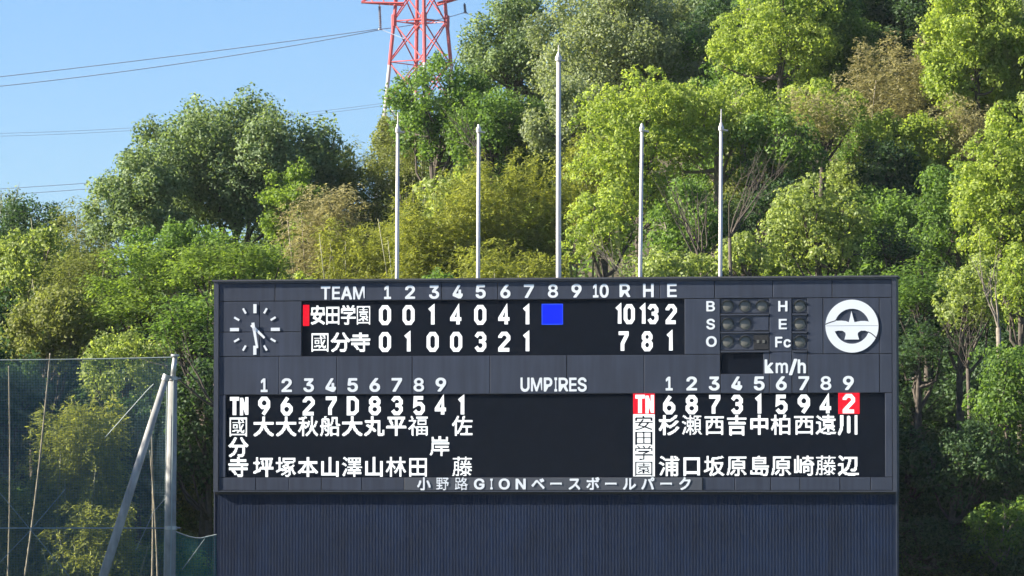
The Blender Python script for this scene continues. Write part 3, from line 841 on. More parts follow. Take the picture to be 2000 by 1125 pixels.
# ------------------------------------------------------------------ flagpoles
poles = [(777, 243, 220, 775.5, 4.3, 'leftmost flagpole, with a short thin spike on its cap, behind the scoreboard'),
         (935, 243, None, 934, 4.3, 'silver flagpole with a plain round cap standing between the leftmost and the tallest pole'),
         (1091, 103, 88, 1091, 5.6, 'tallest and thickest silver flagpole behind the middle of the scoreboard'),
         (1254, 241, None, 1250.5, 4.3, 'silver flagpole with a plain cap just right of the tallest pole'),
         (1408.5, 239, 213, 1407, 4.3, 'rightmost flagpole, topped by a short white spike, left of the bare branches')]
for px, top, spike, pxb, rpx, lab in poles:
    foot = (Matrix.Translation((mid.x, mid.y, 0)) @ Matrix.Rotation(rz, 4, 'Z')) @ Vector((bl(pxb, 545)[0], 1.75, 0))
    yy = foot.y
    b = at(pxb, 545, yy); t = at(px, top, yy)
    dx = (t.x - b.x) / (t.z - b.z)
    base = Vector((b.x - dx * b.z, yy, 0))
    k = yy / F_PX
    o = empty('flagpole', base); tag(o, lab, 'flagpole', 'flagpoles behind the scoreboard')
    h = t.z
    lean = lambda z: Vector((dx * z, 0, z))
    zs = [0, h * 0.5, h * 0.75, h - 0.25]
    MB().tube([lean(z) for z in zs], [rpx * k * 1.02, rpx * k * .96, rpx * k * .9, rpx * k * 0.78], 20).build('shaft', M_pole, o, smooth=True)
    MB().tube([lean(z) for z in (h - 0.25, h - 0.24, h - 0.13, h - 0.08, h)], [rpx * k * .8, rpx * k * 1.2, rpx * k * 1.2, rpx * k * .8, rpx * k * .4], 16).build('cap', M_pole, o)
    MB().tube([lean(h - 0.22) + Vector((0.03, -0.05, 0)), lean(h - 0.22) + Vector((0.20, -0.05, -0.03))], 0.03, 8).build('pulley', M_galv, o)
    if spike:
        hs = at(px, spike, yy).z
        MB().tube([lean(h), lean(hs)], [0.022, 0.014], 8).build('spike', M_pole, o)
    MB().tube([lean(0), lean(0.35)], rpx * k * 2.0, 16).build('base_collar', M_galv, o)

# ------------------------------------------------------------------ net poles and nets
YP = 126.0


def pole_pts(px0, py0, px1, py1, Yd, to_ground=True):
    a = at(px0, py0, Yd); b = at(px1, py1, Yd)
    if to_ground:
        d = (b - a); b = a + d * ((a.z - 0.0) / (a.z - b.z)) if abs(a.z - b.z) > 1e-6 else b
    return a, b


k = YP / F_PX
a, b = pole_pts(337.5, 738, 331.5, 1125, YP)
o = empty('net_pole', (b.x, b.y, 0)); tag(o, 'upright concrete net pole with a grey steel extension on top, left of the scoreboard', 'pole', 'poles holding the net')
off = Vector((b.x, b.y, 0))
MB().tube([b - off, (a + b) / 2 - off, a - off], [11.6 * k, 11.0 * k, 8.6 * k], 24).build('shaft', M_conc, o, smooth=True)
t0 = at(342, 696, YP)
MB().tube([a - off + Vector((0, 0, -0.03)), t0 - off], [5.6 * k, 4.6 * k], 14).build('extension', M_galv, o, smooth=True)
MB().tube([t0 - off, t0 - off + Vector((0, 0, .06))], 8.5 * k, 14).build('cap', M_galv, o)
for (px, py, w) in ((337, 739, 10.5), (333.5, 1031, 12.5)):
    q = at(px, py, YP) - off
    MB().tube([q - Vector((0, 0, .05)), q + Vector((0, 0, .05))], w * k, 20).build('band', M_galv, o)
    MB().tube([q + Vector((w * k - .03, 0, 0)), q + Vector((w * k + .09, 0, 0))], .025, 8).build('bolt', M_galv, o)
for sgn, xo in ((-1, -10.6), (1, 3)):
    c0 = at(337 + xo, 742, YP) - off; c1 = at(331 + xo, 1125, YP) - off
    cz_ = c0 + (c1 - c0) * (c0.z / (c0.z - c1.z))
    MB().tube([c0 + Vector((0, -.17 if sgn > 0 else 0, 0)), cz_ + Vector((0, -.19 if sgn > 0 else 0, 0))], 0.016, 6).build('drop_cable', M_cable, o)

a, b = pole_pts(325, 735, 206, 1112, YP - 0.35)
o = empty('net_pole', (b.x, b.y, 0)); tag(o, 'slanting bark brown concrete strut leaning up to the top of the upright net pole', 'pole', 'poles holding the net')
off = Vector((b.x, b.y, 0))
MB().tube([b - off, (a + b) / 2 - off, a - off], [9.8 * k, 9.0 * k, 6.2 * k], 24).build('shaft', M_conc, o, smooth=True)
q = a - off
MB().tube([q + (b - a).normalized() * .12, q - (b - a).normalized() * .05], 7.6 * k, 16).build('band', M_galv, o)
MB().tube([q, at(337, 737, YP) - off], .035, 8).build('bracket', M_galv, o)

# fine net
def netmat(name, col, cell, thick):
    m, nt, p = nmat(name)
    N, L = nt.nodes, nt.links
    tc = N.new('ShaderNodeTexCoord'); sp = N.new('ShaderNodeSeparateXYZ'); L.new(tc.outputs['Object'], sp.inputs[0])
    outs = []
    for ax in ('X', 'Z'):
        d = N.new('ShaderNodeMath'); d.operation = 'DIVIDE'; d.inputs[1].default_value = cell
        f = N.new('ShaderNodeMath'); f.operation = 'FRACT'
        g = N.new('ShaderNodeMath'); g.operation = 'LESS_THAN'; g.inputs[1].default_value = thick
        L.new(sp.outputs[ax], d.inputs[0]); L.new(d.outputs[0], f.inputs[0]); L.new(f.outputs[0], g.inputs[0]); outs.append(g)
    mxx = N.new('ShaderNodeMath'); mxx.operation = 'MAXIMUM'
    L.new(outs[0].outputs[0], mxx.inputs[0]); L.new(outs[1].outputs[0], mxx.inputs[1])
    p.inputs['Base Color'].default_value = (*col, 1); p.inputs['Roughness'].default_value = 0.7
    tr = N.new('ShaderNodeBsdfTransparent'); ms = N.new('ShaderNodeMixShader')
    tl = N.new('ShaderNodeBsdfTranslucent'); tl.inputs[0].default_value = (*col, 1)
    m0 = N.new('ShaderNodeMixShader'); m0.inputs[0].default_value = 0.3
    L.new(p.outputs[0], m0.inputs[1]); L.new(tl.outputs[0], m0.inputs[2])
    L.new(mxx.outputs[0], ms.inputs[0]); L.new(tr.outputs[0], ms.inputs[1]); L.new(m0.outputs[0], ms.inputs[2])
    L.new(ms.outputs[0], N['Material Output'].inputs[0])
    return m


M_net = netmat('fine blue green netting', (0.13, 0.25, 0.32), 0.045, 0.12)
M_net2 = netmat('dense teal netting', (0.03, 0.16, 0.17), 0.045, 0.25)


def net_obj(name, top_pts, z_bot, mat, label, ybow=0.15):
    """top_pts: list of world points along the top cable"""
    base = Vector((top_pts[0].x, top_pts[0].y, 0))
    o = empty(name, base)
    m = MB(); nr = 14; c = len(top_pts)
    for r_ in range(nr + 1):
        f = r_ / nr
        for i, p in enumerate(top_pts):
            z = p.z + (z_bot - p.z) * f
            m.v.append((p.x - base.x, p.y - base.y + ybow * math.sin(f * 3.1) * math.sin(i * 0.9), z))
    m.f = [(r_ * c + i, r_ * c + i + 1, (r_ + 1) * c + i + 1, (r_ + 1) * c + i) for r_ in range(nr) for i in range(c - 1)]
    m.build('netting', mat, o, smooth=True, fix=False)
    MB().tube([p - base for p in top_pts], 0.018, 6).build('top_cable', M_cable, o)
    tag(o, label, 'net')
    return o, base


YN = YP + 0.3
tp = [at(-420 + (755) * i / 18, 702 + 2.0 * math.sin(i / 18 * math.pi) - 4 * (i / 18) ** 3, YN) for i in range(19)]
netL, bL = net_obj('safety_net', tp, 0.0, M_net, 'tall fine blue green safety net left of the upright net pole, bamboo behind it')
mp_ = [at(-420 + 752 * i / 10, 1031.5, YN - .03) - bL for i in range(11)]
MB().tube(mp_, 0.020, 6).build('middle_cable', M_cable, netL)
for pts in (((-40, 915), (60, 1035), (135, 1125)), ((-40, 1140), (60, 1035), (128, 955)), ((205, 855), (285, 765), (300, 750)), ((265, 1075), (300, 1000), (330, 965))):
    MB().tube([at(x, y, YN - .04) - bL for x, y in pts], 0.012, 5).build('brace_cable', M_cable, netL)
tq = [at(341 + 82 * i / 8, 1037 + 14 * math.sin(min(1, i / 5) * math.pi / 2) - 7 * max(0, i - 5) / 3, YN + 1.0) for i in range(9)]
netR, bR = net_obj('safety_net', tq, 0.0, M_net2, 'low sagging teal net between the upright net pole and the scoreboard', 0.05)
MB().tube([at(400, 1052, YN + .9) - bR, at(356, 1112, YN + .9) - bR], 0.012, 5).build('brace_cable', M_cable, netR)

# ------------------------------------------------------------------ transmission tower
YT = 420.0
kt = YT / F_PX
tz = lambda py: at(820, py, YT).z
tb = Vector((at(821, 200, YT).x, YT, float(ground_h(at(821, 200, YT).x, YT))))
tower = empty('transmission_tower', tb, R(54))
tag(tower, 'red and white steel lattice transmission tower on the ridge behind the trees', 'transmission tower')
H0 = tb.z
ztop = tz(0) + 22 - H0
zr0 = tz(150) - H0; zr1 = tz(0) - H0
wid = lambda z: (3.3 + (zr1 - z) * 0.14) / 2 if z < zr1 else max(0.7, 3.3 - (z - zr1) * 0.08) / 2
cor = [(-1, -1), (1, -1), (1, 1), (-1, 1)]


def tmat(z): return M_red if (z + H0) > tz(128) else M_white


lv = [0]
z = 0
while z < ztop:
    z += 3.9 * (1.25 if z < zr0 - 12 else 1.0) * (0.8 if z > zr1 else 1)
    lv.append(min(z, ztop))
# align one level to the node seen at py 42
sh = (tz(42) - H0) - min(lv, key=lambda q: abs(q - (tz(42) - H0)))
lv = [0] + [q + sh for q in lv[1:-1]] + [ztop]
cut = tz(128) - H0
for c_ in range(4):
    P = lambda z, c_=c_: Vector((cor[c_][0] * wid(z), cor[c_][1] * wid(z), z))
    MB().tube([P(0), P(cut)], [0.20, 0.18], 8).build('leg', M_white, tower)
    MB().tube([P(cut), P(zr1), P(ztop)], [0.18, 0.17, 0.11], 8).build('leg', M_red, tower)
    Q = lambda z, c_=c_: Vector((cor[(c_ + 1) % 4][0] * wid(z), cor[(c_ + 1) % 4][1] * wid(z), z))
    for a_, b_ in zip(lv[:-1], lv[1:]):
        if b_ + H0 < tz(420): continue
        mt = tmat(b_)
        MB().tube([P(a_), Q(b_)], 0.07, 5).build('brace', mt, tower)
        MB().tube([Q(a_) + Vector((0.01, 0.17, 0)), P(b_) + Vector((0.01, 0.17, 0))], 0.07, 5).build('brace', mt, tower)
        MB().tube([P(b_), Q(b_)], 0.055, 5).build('strut', mt, tower)
        if abs(b_ + H0 - tz(42)) < 1:
            g = MB().tube([P(b_) - Vector((0, 0, .5)), P(b_) + Vector((0, 0, .6))], 0.26, 8).build('gusset', mt, tower)
zi = min(lv, key=lambda q: abs(q - (tz(42) - H0)))
w_ = wid(zi)
for (x0_, y0_, x1_, y1_) in ((0, -w_, w_, 0), (w_, 0, 0, w_), (0, w_, -w_, 0), (-w_, 0, 0, -w_)):
    MB().tube([(x0_, y0_, zi), (x1_, y1_, zi)], 0.07, 5).build('strut', M_red, tower)
# crossarms (lattice), three levels on each side; only the lowest tips come near the frame
th = R(54)
for lvl, (zarm, L_) in enumerate(((tz(8) - H0, 4.0), (tz(8) - H0 + 7.5, 4.9), (tz(8) - H0 + 15.0, 4.0))):
    for sgn in (-1, 1):
        ex = Vector((math.cos(-th), math.sin(-th), 0)) * sgn
        ey = Vector((-ex.y, ex.x, 0))
        tipd = 5.6 if sgn < 0 else 4.9
        tip = ex * tipd + Vector((0, 0, zarm + (0.15 if sgn < 0 else .9)))
        arm = MB().tube([ex * 1.6 + ey * .9 + Vector((0, 0, zarm)), tip], 0.11, 6).build('crossarm', M_red, tower)
        MB().tube([ex * 1.6 - ey * .9 + Vector((0, 0, zarm)), tip + Vector((0, 0, .02))], 0.11, 6).build('chord', M_red, arm)
        MB().tube([ex * 1.6 + Vector((0, 0, zarm + 1.9)), tip + Vector((0, 0, .08))], 0.10, 6).build('chord', M_red, arm)
        for f in (.2, .45, .7):
            A_ = (ex * 1.6 + ey * .9 + Vector((0, 0, zarm))).lerp(tip, f); B_ = (ex * 1.6 - ey * .9 + Vector((0, 0, zarm))).lerp(tip, f + .15)
            C_ = (ex * 1.6 + Vector((0, 0, zarm + 1.9))).lerp(tip, f + .1)
            MB().tube([A_, B_], .06, 5).build('lacing', M_red, arm)
            MB().tube([A_, C_], .06, 5).build('lacing', M_red, arm)
        if sgn < 0:
            top_ = Vector((at(741, 8, YT).x, YT, 0)); bot_ = at(743, 57, YT)
        else:
            top_ = Vector((at(907, -14, YT).x, YT, 0)); bot_ = at(909, 25, YT)
        Mi = (Matrix.Translation(tb) @ Matrix.Rotation(th, 4, 'Z')).inverted()
        A_ = Mi @ Vector((top_.x, YT, zarm + H0 + .1)); B_ = Mi @ Vector((bot_.x, YT, bot_.z + lvl * 7.5))
        ins = MB().tube([A_, A_.lerp(B_, .12)], .06, 6).build('insulator', M_galv, tower)
        pts, rad = [], []
        for i in range(25):
            pts.append(A_.lerp(B_, .12 + .84 * i / 24)); rad.append(.15 if i % 2 else .08)
        MB().tube(pts, rad, 8).build('disc_string', M_insul, ins)
        MB().tube([B_ - Vector((.25, 0, 0)), B_ + Vector((.25, 0, 0))], .07, 6).build('clamp', M_galv, ins)


def wire(pts, label, rad=0.038, group='power lines'):
    """pts: world points; a parabola is fitted through three of them"""
    a, b, c = pts
    base = a.copy()
    out = []
    n = 40
    tb_ = (b.x - a.x) / (c.x - a.x)
    for i in range(n + 1):
        t = i / n * 1.0
        l0 = (t - tb_) * (t - 1) / (tb_ * 1.0)
        l1 = t * (t - 1) / (tb_ * (tb_ - 1))
        l2 = t * (t - tb_) / (1 - tb_)
        out.append(a * l0 + b * l1 + c * l2 - base)
    o = MB().tube(out, rad, 6).build('power_line', M_wire, smooth=True)
    o.location = base
    tag(o, label, 'power line', group)
    return o


wire([at(743, 56, YT), at(400, 102, YT), at(-120, 163, YT)], 'upper wire of the pair running left from the tower arm across the sky')
wire([at(743, 58, YT), at(400, 117, YT), at(-120, 180, YT)], 'lower wire of the pair running left from the tower arm across the sky')
wire([at(743, 57, YT), at(820, 46, YT + 5), at(909, 24, YT + 9)], 'jumper wire passing through the tower between its two hanging insulators')
wire([at(743, 57, YT), at(765, 66, YT - 1), at(790, 76, YT - 3)], 'short wire falling from the left insulator into the tower')
wire([at(909, 25, YT), at(1000, 62, YT + 10), at(1180, 130, YT + 60)], 'wire falling to the right from the right insulator behind the treetops')
wire([at(1040, 5, YT + 10), at(1100, 36, YT + 12), at(1300, 140, YT + 40)], 'thin wire crossing the gap of sky right of the tall airy tree')
wire([at(760, 200, 700), at(300, 247, 700), at(-150, 262, 700)], 'faint distant wire, upper one of the pair in the middle of the sky', 0.03)
wire([at(760, 205, 700), at(300, 252, 700), at(-150, 268, 700)], 'faint distant wire, lower one of the pair in the middle of the sky', 0.03)
wire([at(480, 335, 600), at(210, 355, 600), at(-50, 372, 600)], 'upper wire of the low pair just above the trees at the left edge', 0.04)
wire([at(480, 342, 600), at(210, 366, 600), at(-50, 384, 600)], 'lower wire of the low pair just above the trees at the left edge', 0.04)

# ------------------------------------------------------------------ vegetation
def unit(v): return v / np.maximum(np.linalg.norm(v, axis=1, keepdims=True), 1e-9)


def rdir(n): return unit(rng.normal(size=(n, 3)))


def leaf_mesh(name, P, Nn, Ln, Wn, tone, mat, T=None):
    n = len(P)
    Nn = unit(Nn)
    if T is None: T = rng.normal(size=(n, 3))
    T = unit(T - (T * Nn).sum(1, keepdims=True) * Nn)
    B = np.cross(Nn, T)
    Ln = np.broadcast_to(Ln, (n,))[:, None]; Wn = np.broadcast_to(Wn, (n,))[:, None]
    V = np.empty((n, 4, 3), np.float32)
    V[:, 0] = P - T * Ln / 2
    V[:, 1] = P + B * Wn / 2 - T * Ln * .05 - Nn * Wn * .16
    V[:, 2] = P + T * Ln / 2 - Nn * Wn * .1
    V[:, 3] = P - B * Wn / 2 - T * Ln * .05 - Nn * Wn * .16
    me = bpy.data.meshes.new(name)
    me.vertices.add(n * 4); me.loops.add(n * 4); me.polygons.add(n)
    me.vertices.foreach_set('co', V.ravel())
    me.loops.foreach_set('vertex_index', np.arange(n * 4, dtype=np.int32))
    me.polygons.foreach_set('loop_start', np.arange(0, n * 4, 4, dtype=np.int32))
    me.update(calc_edges=True)
    at_ = me.attributes.new('tone', 'FLOAT', 'POINT')
    at_.data.foreach_set('value', np.repeat(np.clip(tone, 0, 1), 4).astype(np.float32))
    me.materials.append(mat)
    return me


N_LEAF = [0]


def crown_mesh(name, r, mat, clumps=26, leaf=0.15, dens=1.0, style='tuft', hollow=0.0, aspect=0.6):
    """crown centred on 0; r=(rx,ry,rz); hierarchy clump > tuft > leaf. Returns mesh and clump centres"""
    r = np.array(r, float)
    rm = r.mean()
    clumps = int(clumps * 1.45)
    i_ = np.arange(clumps) + .5
    zz = 1 - 1.72 * i_ / clumps          # evenly spread over the crown, fewer below
    ph = i_ * 2.39996 + rng.uniform(0, 6.28)
    d = np.stack([np.sqrt(np.maximum(0, 1 - zz ** 2)) * np.cos(ph), np.sqrt(np.maximum(0, 1 - zz ** 2)) * np.sin(ph), zz], 1)
    d = unit(d + rng.normal(scale=.16, size=d.shape))
    inner = rng.random(clumps) < .25
    rad = np.where(inner, rng.uniform(.3, .65, clumps), rng.uniform(.78, 1.04, clumps))
    cr = rm * rng.uniform(0.17, 0.34, clumps) * (32 / max(clumps, 8)) ** 0.25
    cc = d * np.maximum(r[None, :] - cr[:, None] * .8, .1) * rad[:, None]
    ctone = rng.normal(0, 0.11, clumps)
    P, Nn, T_, S = [], [], [], []
    for c, q, ct in zip(cc, cr, ctone):
        if style == 'tuft':
            tr = rng.uniform(0.20, 0.33)
            nt_ = int(4 * math.pi * q * q / 0.20 * dens) + 4
            td = rdir(nt_)
            td = td[(td[:, 2] > -0.5) | (rng.random(nt_) < 0.35)]
            nt_ = len(td)
            tcen = c + td * q * rng.uniform(0.72, 1.08, nt_)[:, None] * np.array([1.05, 1.05, .82])
            nl = 16
            ld = unit(rdir(nt_ * nl) + np.repeat(td, nl, 0) * 0.55 + np.array([0, 0, .45]))
            lp = np.repeat(tcen, nl, 0) + ld * tr * rng.uniform(0.7, 1.08, nt_ * nl)[:, None]
            P.append(lp); Nn.append(ld + rng.normal(scale=.30, size=ld.shape))
            S.append(np.repeat(0.5 + ct + rng.normal(0, .13, nt_), nl) + rng.normal(0, .17, nt_ * nl))
        elif style == 'spray':     # layered flat sprays (maple)
            nt_ = int(4 * math.pi * q * q / 0.19 * dens) + 4
            td = rdir(nt_)
            tcen = c + td * q * rng.uniform(0.3, 1.08, nt_)[:, None] * np.array([1.15, 1.15, .75])
            nl = 13
            ld = rng.normal(size=(nt_ * nl, 3)) * np.array([.28, .28, .05])
            od = np.repeat(td, nl, 0)
            lp = np.repeat(tcen, nl, 0) + ld
            lp[:, 2] -= 0.30 * (ld[:, 0] ** 2 + ld[:, 1] ** 2)
            P.append(lp); Nn.append(np.array([0, 0, 1.]) + od * .35 + rng.normal(scale=.30, size=ld.shape))
            S.append(np.repeat(0.5 + ct + rng.normal(0, .12, nt_), nl) + rng.normal(0, .15, nt_ * nl))
        else:                      # loose: single leaves through the volume shell
            nl = int(4 * math.pi * q * q / 0.0095 * dens) + 20
            ld = rdir(nl)
            lp = c + ld * q * (rng.uniform(0.35, 1.12, nl)[:, None])
            wob = 0.16 * q * np.sin(lp * 5.2 / max(q, .5) + ct * 40)
            P.append(lp + wob[:, [1, 2, 0]]); Nn.append(ld * .8 + rng.normal(scale=.75, size=ld.shape) + np.array([0, 0, .4]))
            S.append(0.5 + ct + rng.normal(0, .22, nl))
    P = np.concatenate(P); Nn = np.concatenate(Nn); S = np.concatenate(S)
    n = len(P); N_LEAF[0] += n
    Ls = leaf * rng.uniform(0.7, 1.25, n)
    return leaf_mesh(name, P, Nn, Ls, Ls * aspect, S, mat), cc, cr


def plume_mesh(name, r, mat, n_culm=26, leaf=0.20, dens=1.0, droop=1.0, fan=None):
    """bamboo crown: arching feathery culms filling an ellipsoid (local, centred on 0)"""
    rx_, ry_, rz_ = r
    P, Nn, T_, S = [], [], [], []
    for i in range(n_culm):
        a = rng.uniform(0, 2 * math.pi)
        rr = math.sqrt(rng.uniform(0.02, 1))
        b0 = np.array([math.cos(a) * rx_ * rr * .72, math.sin(a) * ry_ * rr * .72, -rz_])
        hgt = 2 * rz_ * (math.sqrt(max(0.05, 1 - (rr * .9) ** 2)) * .5 + .5) * rng.uniform(.82, 1.04)
        la = a + rng.normal(0, .7)
        lean = np.array([math.cos(la), math.sin(la), 0]) * rng.uniform(.5, 1.5) * (0.28 * rx_)
        ct = rng.normal(0, .10)
        nodes = int(hgt / 0.24)
        for k_ in range(nodes):
            t = (k_ + rng.random()) / nodes
            if t < 0.12: continue
            c = b0 + np.array([0, 0, hgt]) * (t - 0.10 * t ** 4) + lean * t ** 2.6
            bl_ = 1.25 * (1.08 - t) ** .55 * rng.uniform(.6, 1.15)
            for s_ in range(3):
                da = rng.uniform(0, 2 * math.pi)
                tip = np.array([math.cos(da), math.sin(da), rng.uniform(-.05, .45)]) * bl_
                nl = max(4, int(19 * dens * bl_))
                u = rng.uniform(.2, 1.05, nl)[:, None]
                lp = c + tip * u + np.array([0, 0, -1]) * (droop * .62 * bl_ * u ** 2) + rng.normal(scale=.055, size=(nl, 3))
                P.append(lp)
                T_.append(np.tile(tip / bl_, (nl, 1)) + np.array([0, 0, -.75 * droop]) + rng.normal(scale=.45, size=(nl, 3)))
                Nn.append(rng.normal(scale=.5, size=(nl, 3)) + np.array([0, 0, 1.]))
                S.append(0.5 + ct + rng.normal(0, .07) + rng.normal(0, .16, nl))
    P = np.concatenate(P); Nn = np.concatenate(Nn); S = np.concatenate(S); T_ = np.concatenate(T_)
    n = len(P); N_LEAF[0] += n
    Ls = leaf * rng.uniform(0.7, 1.3, n)
    return leaf_mesh(name, P, Nn, Ls, Ls * .24, S, mat, T=T_)


def trunk_mesh(name, h, cc, cr, r0, mat, limbs=9, czc=0.0, bend=0.3):
    """trunk from 0,0,0 up to height h (crown centre), limbs to clump centres (given relative to crown centre)"""
    m = MB()
    bx_, by_ = rng.normal(0, bend, 2)
    tp_ = lambda t: Vector((bx_ * math.sin(t * 2.5), by_ * math.sin(t * 2.1), h * t))
    top = 1.0
    pts = [tp_(t) for t in np.linspace(0, top, 7)]
    m.tube(pts, [r0 * (1.25 if i == 0 else 1 - .11 * i) for i in range(7)], 8)
    idx = rng.permutation(len(cc))[:limbs]
    for i in idx:
        tgt = Vector(cc[i]) + Vector((0, 0, h))
        t0 = rng.uniform(.62, .97)
        a = tp_(t0)
        midp = a.lerp(tgt, .5) + Vector((rng.normal(0, .15), rng.normal(0, .15), -abs(rng.normal(.0, .35)) - .1))
        q = [a, a.lerp(midp, .5) + Vector((0, 0, -.05)), midp, midp.lerp(tgt, .55), tgt]
        rl = r0 * rng.uniform(.28, .45)
        m.tube(q, [rl, rl * .8, rl * .62, rl * .42, rl * .2], 6, cap=False)
        for j in range(3):
            e = tgt + Vector(rng.normal(size=3)) * cr[i] * .62
            s0 = midp.lerp(tgt, rng.uniform(.2, .9))
            m.tube([s0, s0.lerp(e, .5) + Vector(rng.normal(0, .08, 3)), e], [rl * .34, rl * .2, rl * .07], 4, cap=False)
    return m.mesh(name, mat, smooth=True)


MAINS = []


def tree(px, py, rx_, ry_, Y, mat, label, style='tuft', clumps=26, leaf=0.15, dens=1.0, limbs=9, depth=None, bark=None,
         group='trees on the wooded slope', name='broadleaf_tree', aspect=.6, trunk_r=.2):
    if Y < 195 or px < 1450: MAINS.append((px, py, rx_, ry_, Y))
    c = at(px, py, Y)
    k = Y / F_PX * 1.14
    r = (rx_ * k, (depth or (rx_ * k * .85)), ry_ * k)
    gz = float(ground_h(c.x, c.y)) - 0.15
    o = empty(name, (c.x, c.y, gz)); tag(o, label, 'tree', group)
    me, cc, cr = crown_mesh('crown', r, LM[mat], clumps, leaf, dens, style, aspect=aspect)
    cw = link('crown', me, o); cw.location = (0, 0, c.z - gz)
    link('trunk', trunk_mesh('trunk', c.z - gz, cc, cr, trunk_r, bark or M_bark, limbs), o)
    return o


def bamboo(px, py, rx_, ry_, Y, mat, label, n=26, leaf=.2, dens=1.0, droop=1.0, culms=7, group='bamboo on the slope', dry=False, depth=None):
    if Y < 195 or px < 1450: MAINS.append((px, py, rx_, ry_, Y))
    c = at(px, py, Y)
    k = Y / F_PX * 1.2
    r = (rx_ * k, (depth or rx_ * k * .7), ry_ * k)
    gz = float(ground_h(c.x, c.y)) - .1
    o = empty('bamboo_clump', (c.x, c.y, gz)); tag(o, label, 'bamboo', group)
    cw = link('foliage', plume_mesh('foliage', r, LM[mat], n, leaf, dens, droop), o)
    cw.location = (0, 0, c.z - gz)
    for i in range(culms):
        x0, y0 = rng.uniform(-.7, .7) * r[0], rng.uniform(-.7, .7) * r[1]
        h = (c.z - gz) + r[2] * rng.uniform(-.5, .25)
        lx_, ly_ = rng.normal(0, .5, 2)
        pts = [Vector((x0 + lx_ * t ** 2, y0 + ly_ * t ** 2, h * t)) for t in np.linspace(0, 1, 7)]
        MB().tube(pts, [.055 * (1 - .12 * i_) for i_ in range(7)], 6).build('culm', M_culm_dry if dry else M_culm, o, smooth=True, fix=False)
    return o


# --- skyline and upper slope, left to right
tree(465, 350, 212, 152, 188, 'oak', 'big round grey green evergreen tree on the skyline left of the flagpoles', 'loose', 44, .17, .9, 16, trunk_r=.3)
tree(270, 400, 100, 110, 184, 'oak', 'smaller grey green tree joined to the left side of the big round evergreen', 'loose', 22, .16, .9, 10)
tree(60, 455, 85, 70, 200, 'dark', 'dark green treetop on the skyline near the left edge', 'loose', 16, .15, .6)
tree(10, 425, 50, 60, 215, 'pale', 'thin leaved twiggy treetop at the very left edge of the skyline', 'loose', 10, .12, .3, 10, bark=M_bark_pale)
bamboo(155, 440, 75, 75, 186, 'olive', 'olive brown bamboo top on the skyline between the left wires and the evergreen', 22, .17, .9)
tree(775, 330, 60, 110, 202, 'olive', 'olive treetop hiding the foot of the transmission tower', 'loose', 18, .15, .9)
bamboo(720, 375, 60, 125, 186, 'olive', 'dark olive feathery bamboo behind the leftmost flagpole', 26, .18, 1.0)
bamboo(800, 260, 50, 80, 196, 'olive', 'thin bamboo tip poking above the ridge below the tower', 14, .17, .8)
tree(855, 225, 105, 110, 192, 'green', 'dark green open branched tree under the transmission tower', 'loose', 24, .16, .75, 16, trunk_r=.24)
tree(1015, 120, 115, 135, 204, 'oak', 'tall airy tree with sky showing through right of the transmission tower', 'loose', 28, .17, .7, 18, trunk_r=.26)
tree(960, 250, 90, 80, 190, 'green', 'mid green tree with slanting bare limbs behind the second flagpole', 'loose', 18, .15, .8, 12)
tree(1215, 110, 175, 150, 198, 'pale', 'large pale silvery green tree behind the tallest flagpole', 'loose', 40, .15, .9, 14, trunk_r=.26)
tree(1120, 240, 95, 90, 188, 'pale', 'pale glossy leaved tree low beside the tallest flagpole', 'loose', 20, .15, .9)
tree(1345, 60, 110, 110, 208, 'oak', 'grey green tree at the top of the frame above the right flagpoles', 'loose', 24, .16, .8)
tree(1520, 90, 125, 120, 190, 'lime', 'bright yellow green tree at the top of the slope right of the pale tree', 'tuft', 32, .14, 1.0)
tree(1720, 15, 120, 75, 204, 'dark', 'dark green tree at the top edge above the withered bamboo', 'loose', 20, .16, .8)
bamboo(1740, 190, 95, 140, 186, 'tan', 'withered tan bamboo high on the right slope', 34, .17, 1.1, .8, 3, dry=True)
tree(1905, 110, 115, 150, 184, 'lime', 'light green leafy tree in the upper right corner', 'loose', 36, .17, 1.1, 12)
tree(1985, 60, 70, 80, 190, 'pale', 'pale tree with a bare grey limb at the top right edge', 'loose', 12, .14, .7, 10, bark=M_bark_pale)
tree(1640, 120, 80, 80, 200, 'green', 'mid green tree filling the gap left of the high withered bamboo', 'loose', 20, .15, .9)
tree(1450, 180, 90, 70, 192, 'green', 'green tree between the domed bright tree and the top bright tree', 'tuft', 20, .14, .9)
tree(1830, 330, 70, 90, 184, 'lime', 'bright leafy tree above the dark rounded clustered tree', 'loose', 20, .15, .9)
tree(660, 350, 50, 70, 192, 'dark', 'dark treetop in the dip of the skyline right of the big evergreen', 'loose', 14, .15, .8)
# --- middle slope
bamboo(640, 440, 75, 95, 176, 'tan', 'tan withered bamboo between the evergreen and the leftmost flagpole', 26, .17, 1.0, .9, dry=True)
tree(575, 420, 62, 120, 178, 'maple', 'vivid green vine covered tree in front of the big evergreen', 'loose', 20, .15, 1.0)
bamboo(720, 480, 90, 75, 170, 'bamboo', 'golden bamboo clump just left of the leftmost flagpole', 30, .19, 1.1)
bamboo(850, 460, 95, 110, 168, 'bamboo', 'golden bamboo clump between the first and second flagpoles', 36, .19, 1.2)
bamboo(985, 410, 120, 130, 170, 'bamboo', 'tall golden bamboo clump between the second and the tallest flagpole', 44, .19, 1.2)
bamboo(1000, 520, 110, 60, 162, 'bamboo', 'low olive gold bamboo right above the scoreboard digits five and six', 30, .19, 1.1)
bamboo(1170, 330, 70, 100, 176, 'bamboo', 'slim yellow bamboo between the tallest flagpole and the next one', 24, .18, 1.0)
tree(1250, 300, 125, 150, 172, 'lime', 'bright yellow green tree behind the fourth flagpole', 'tuft', 40, .14, 1.0, 16, trunk_r=.2)
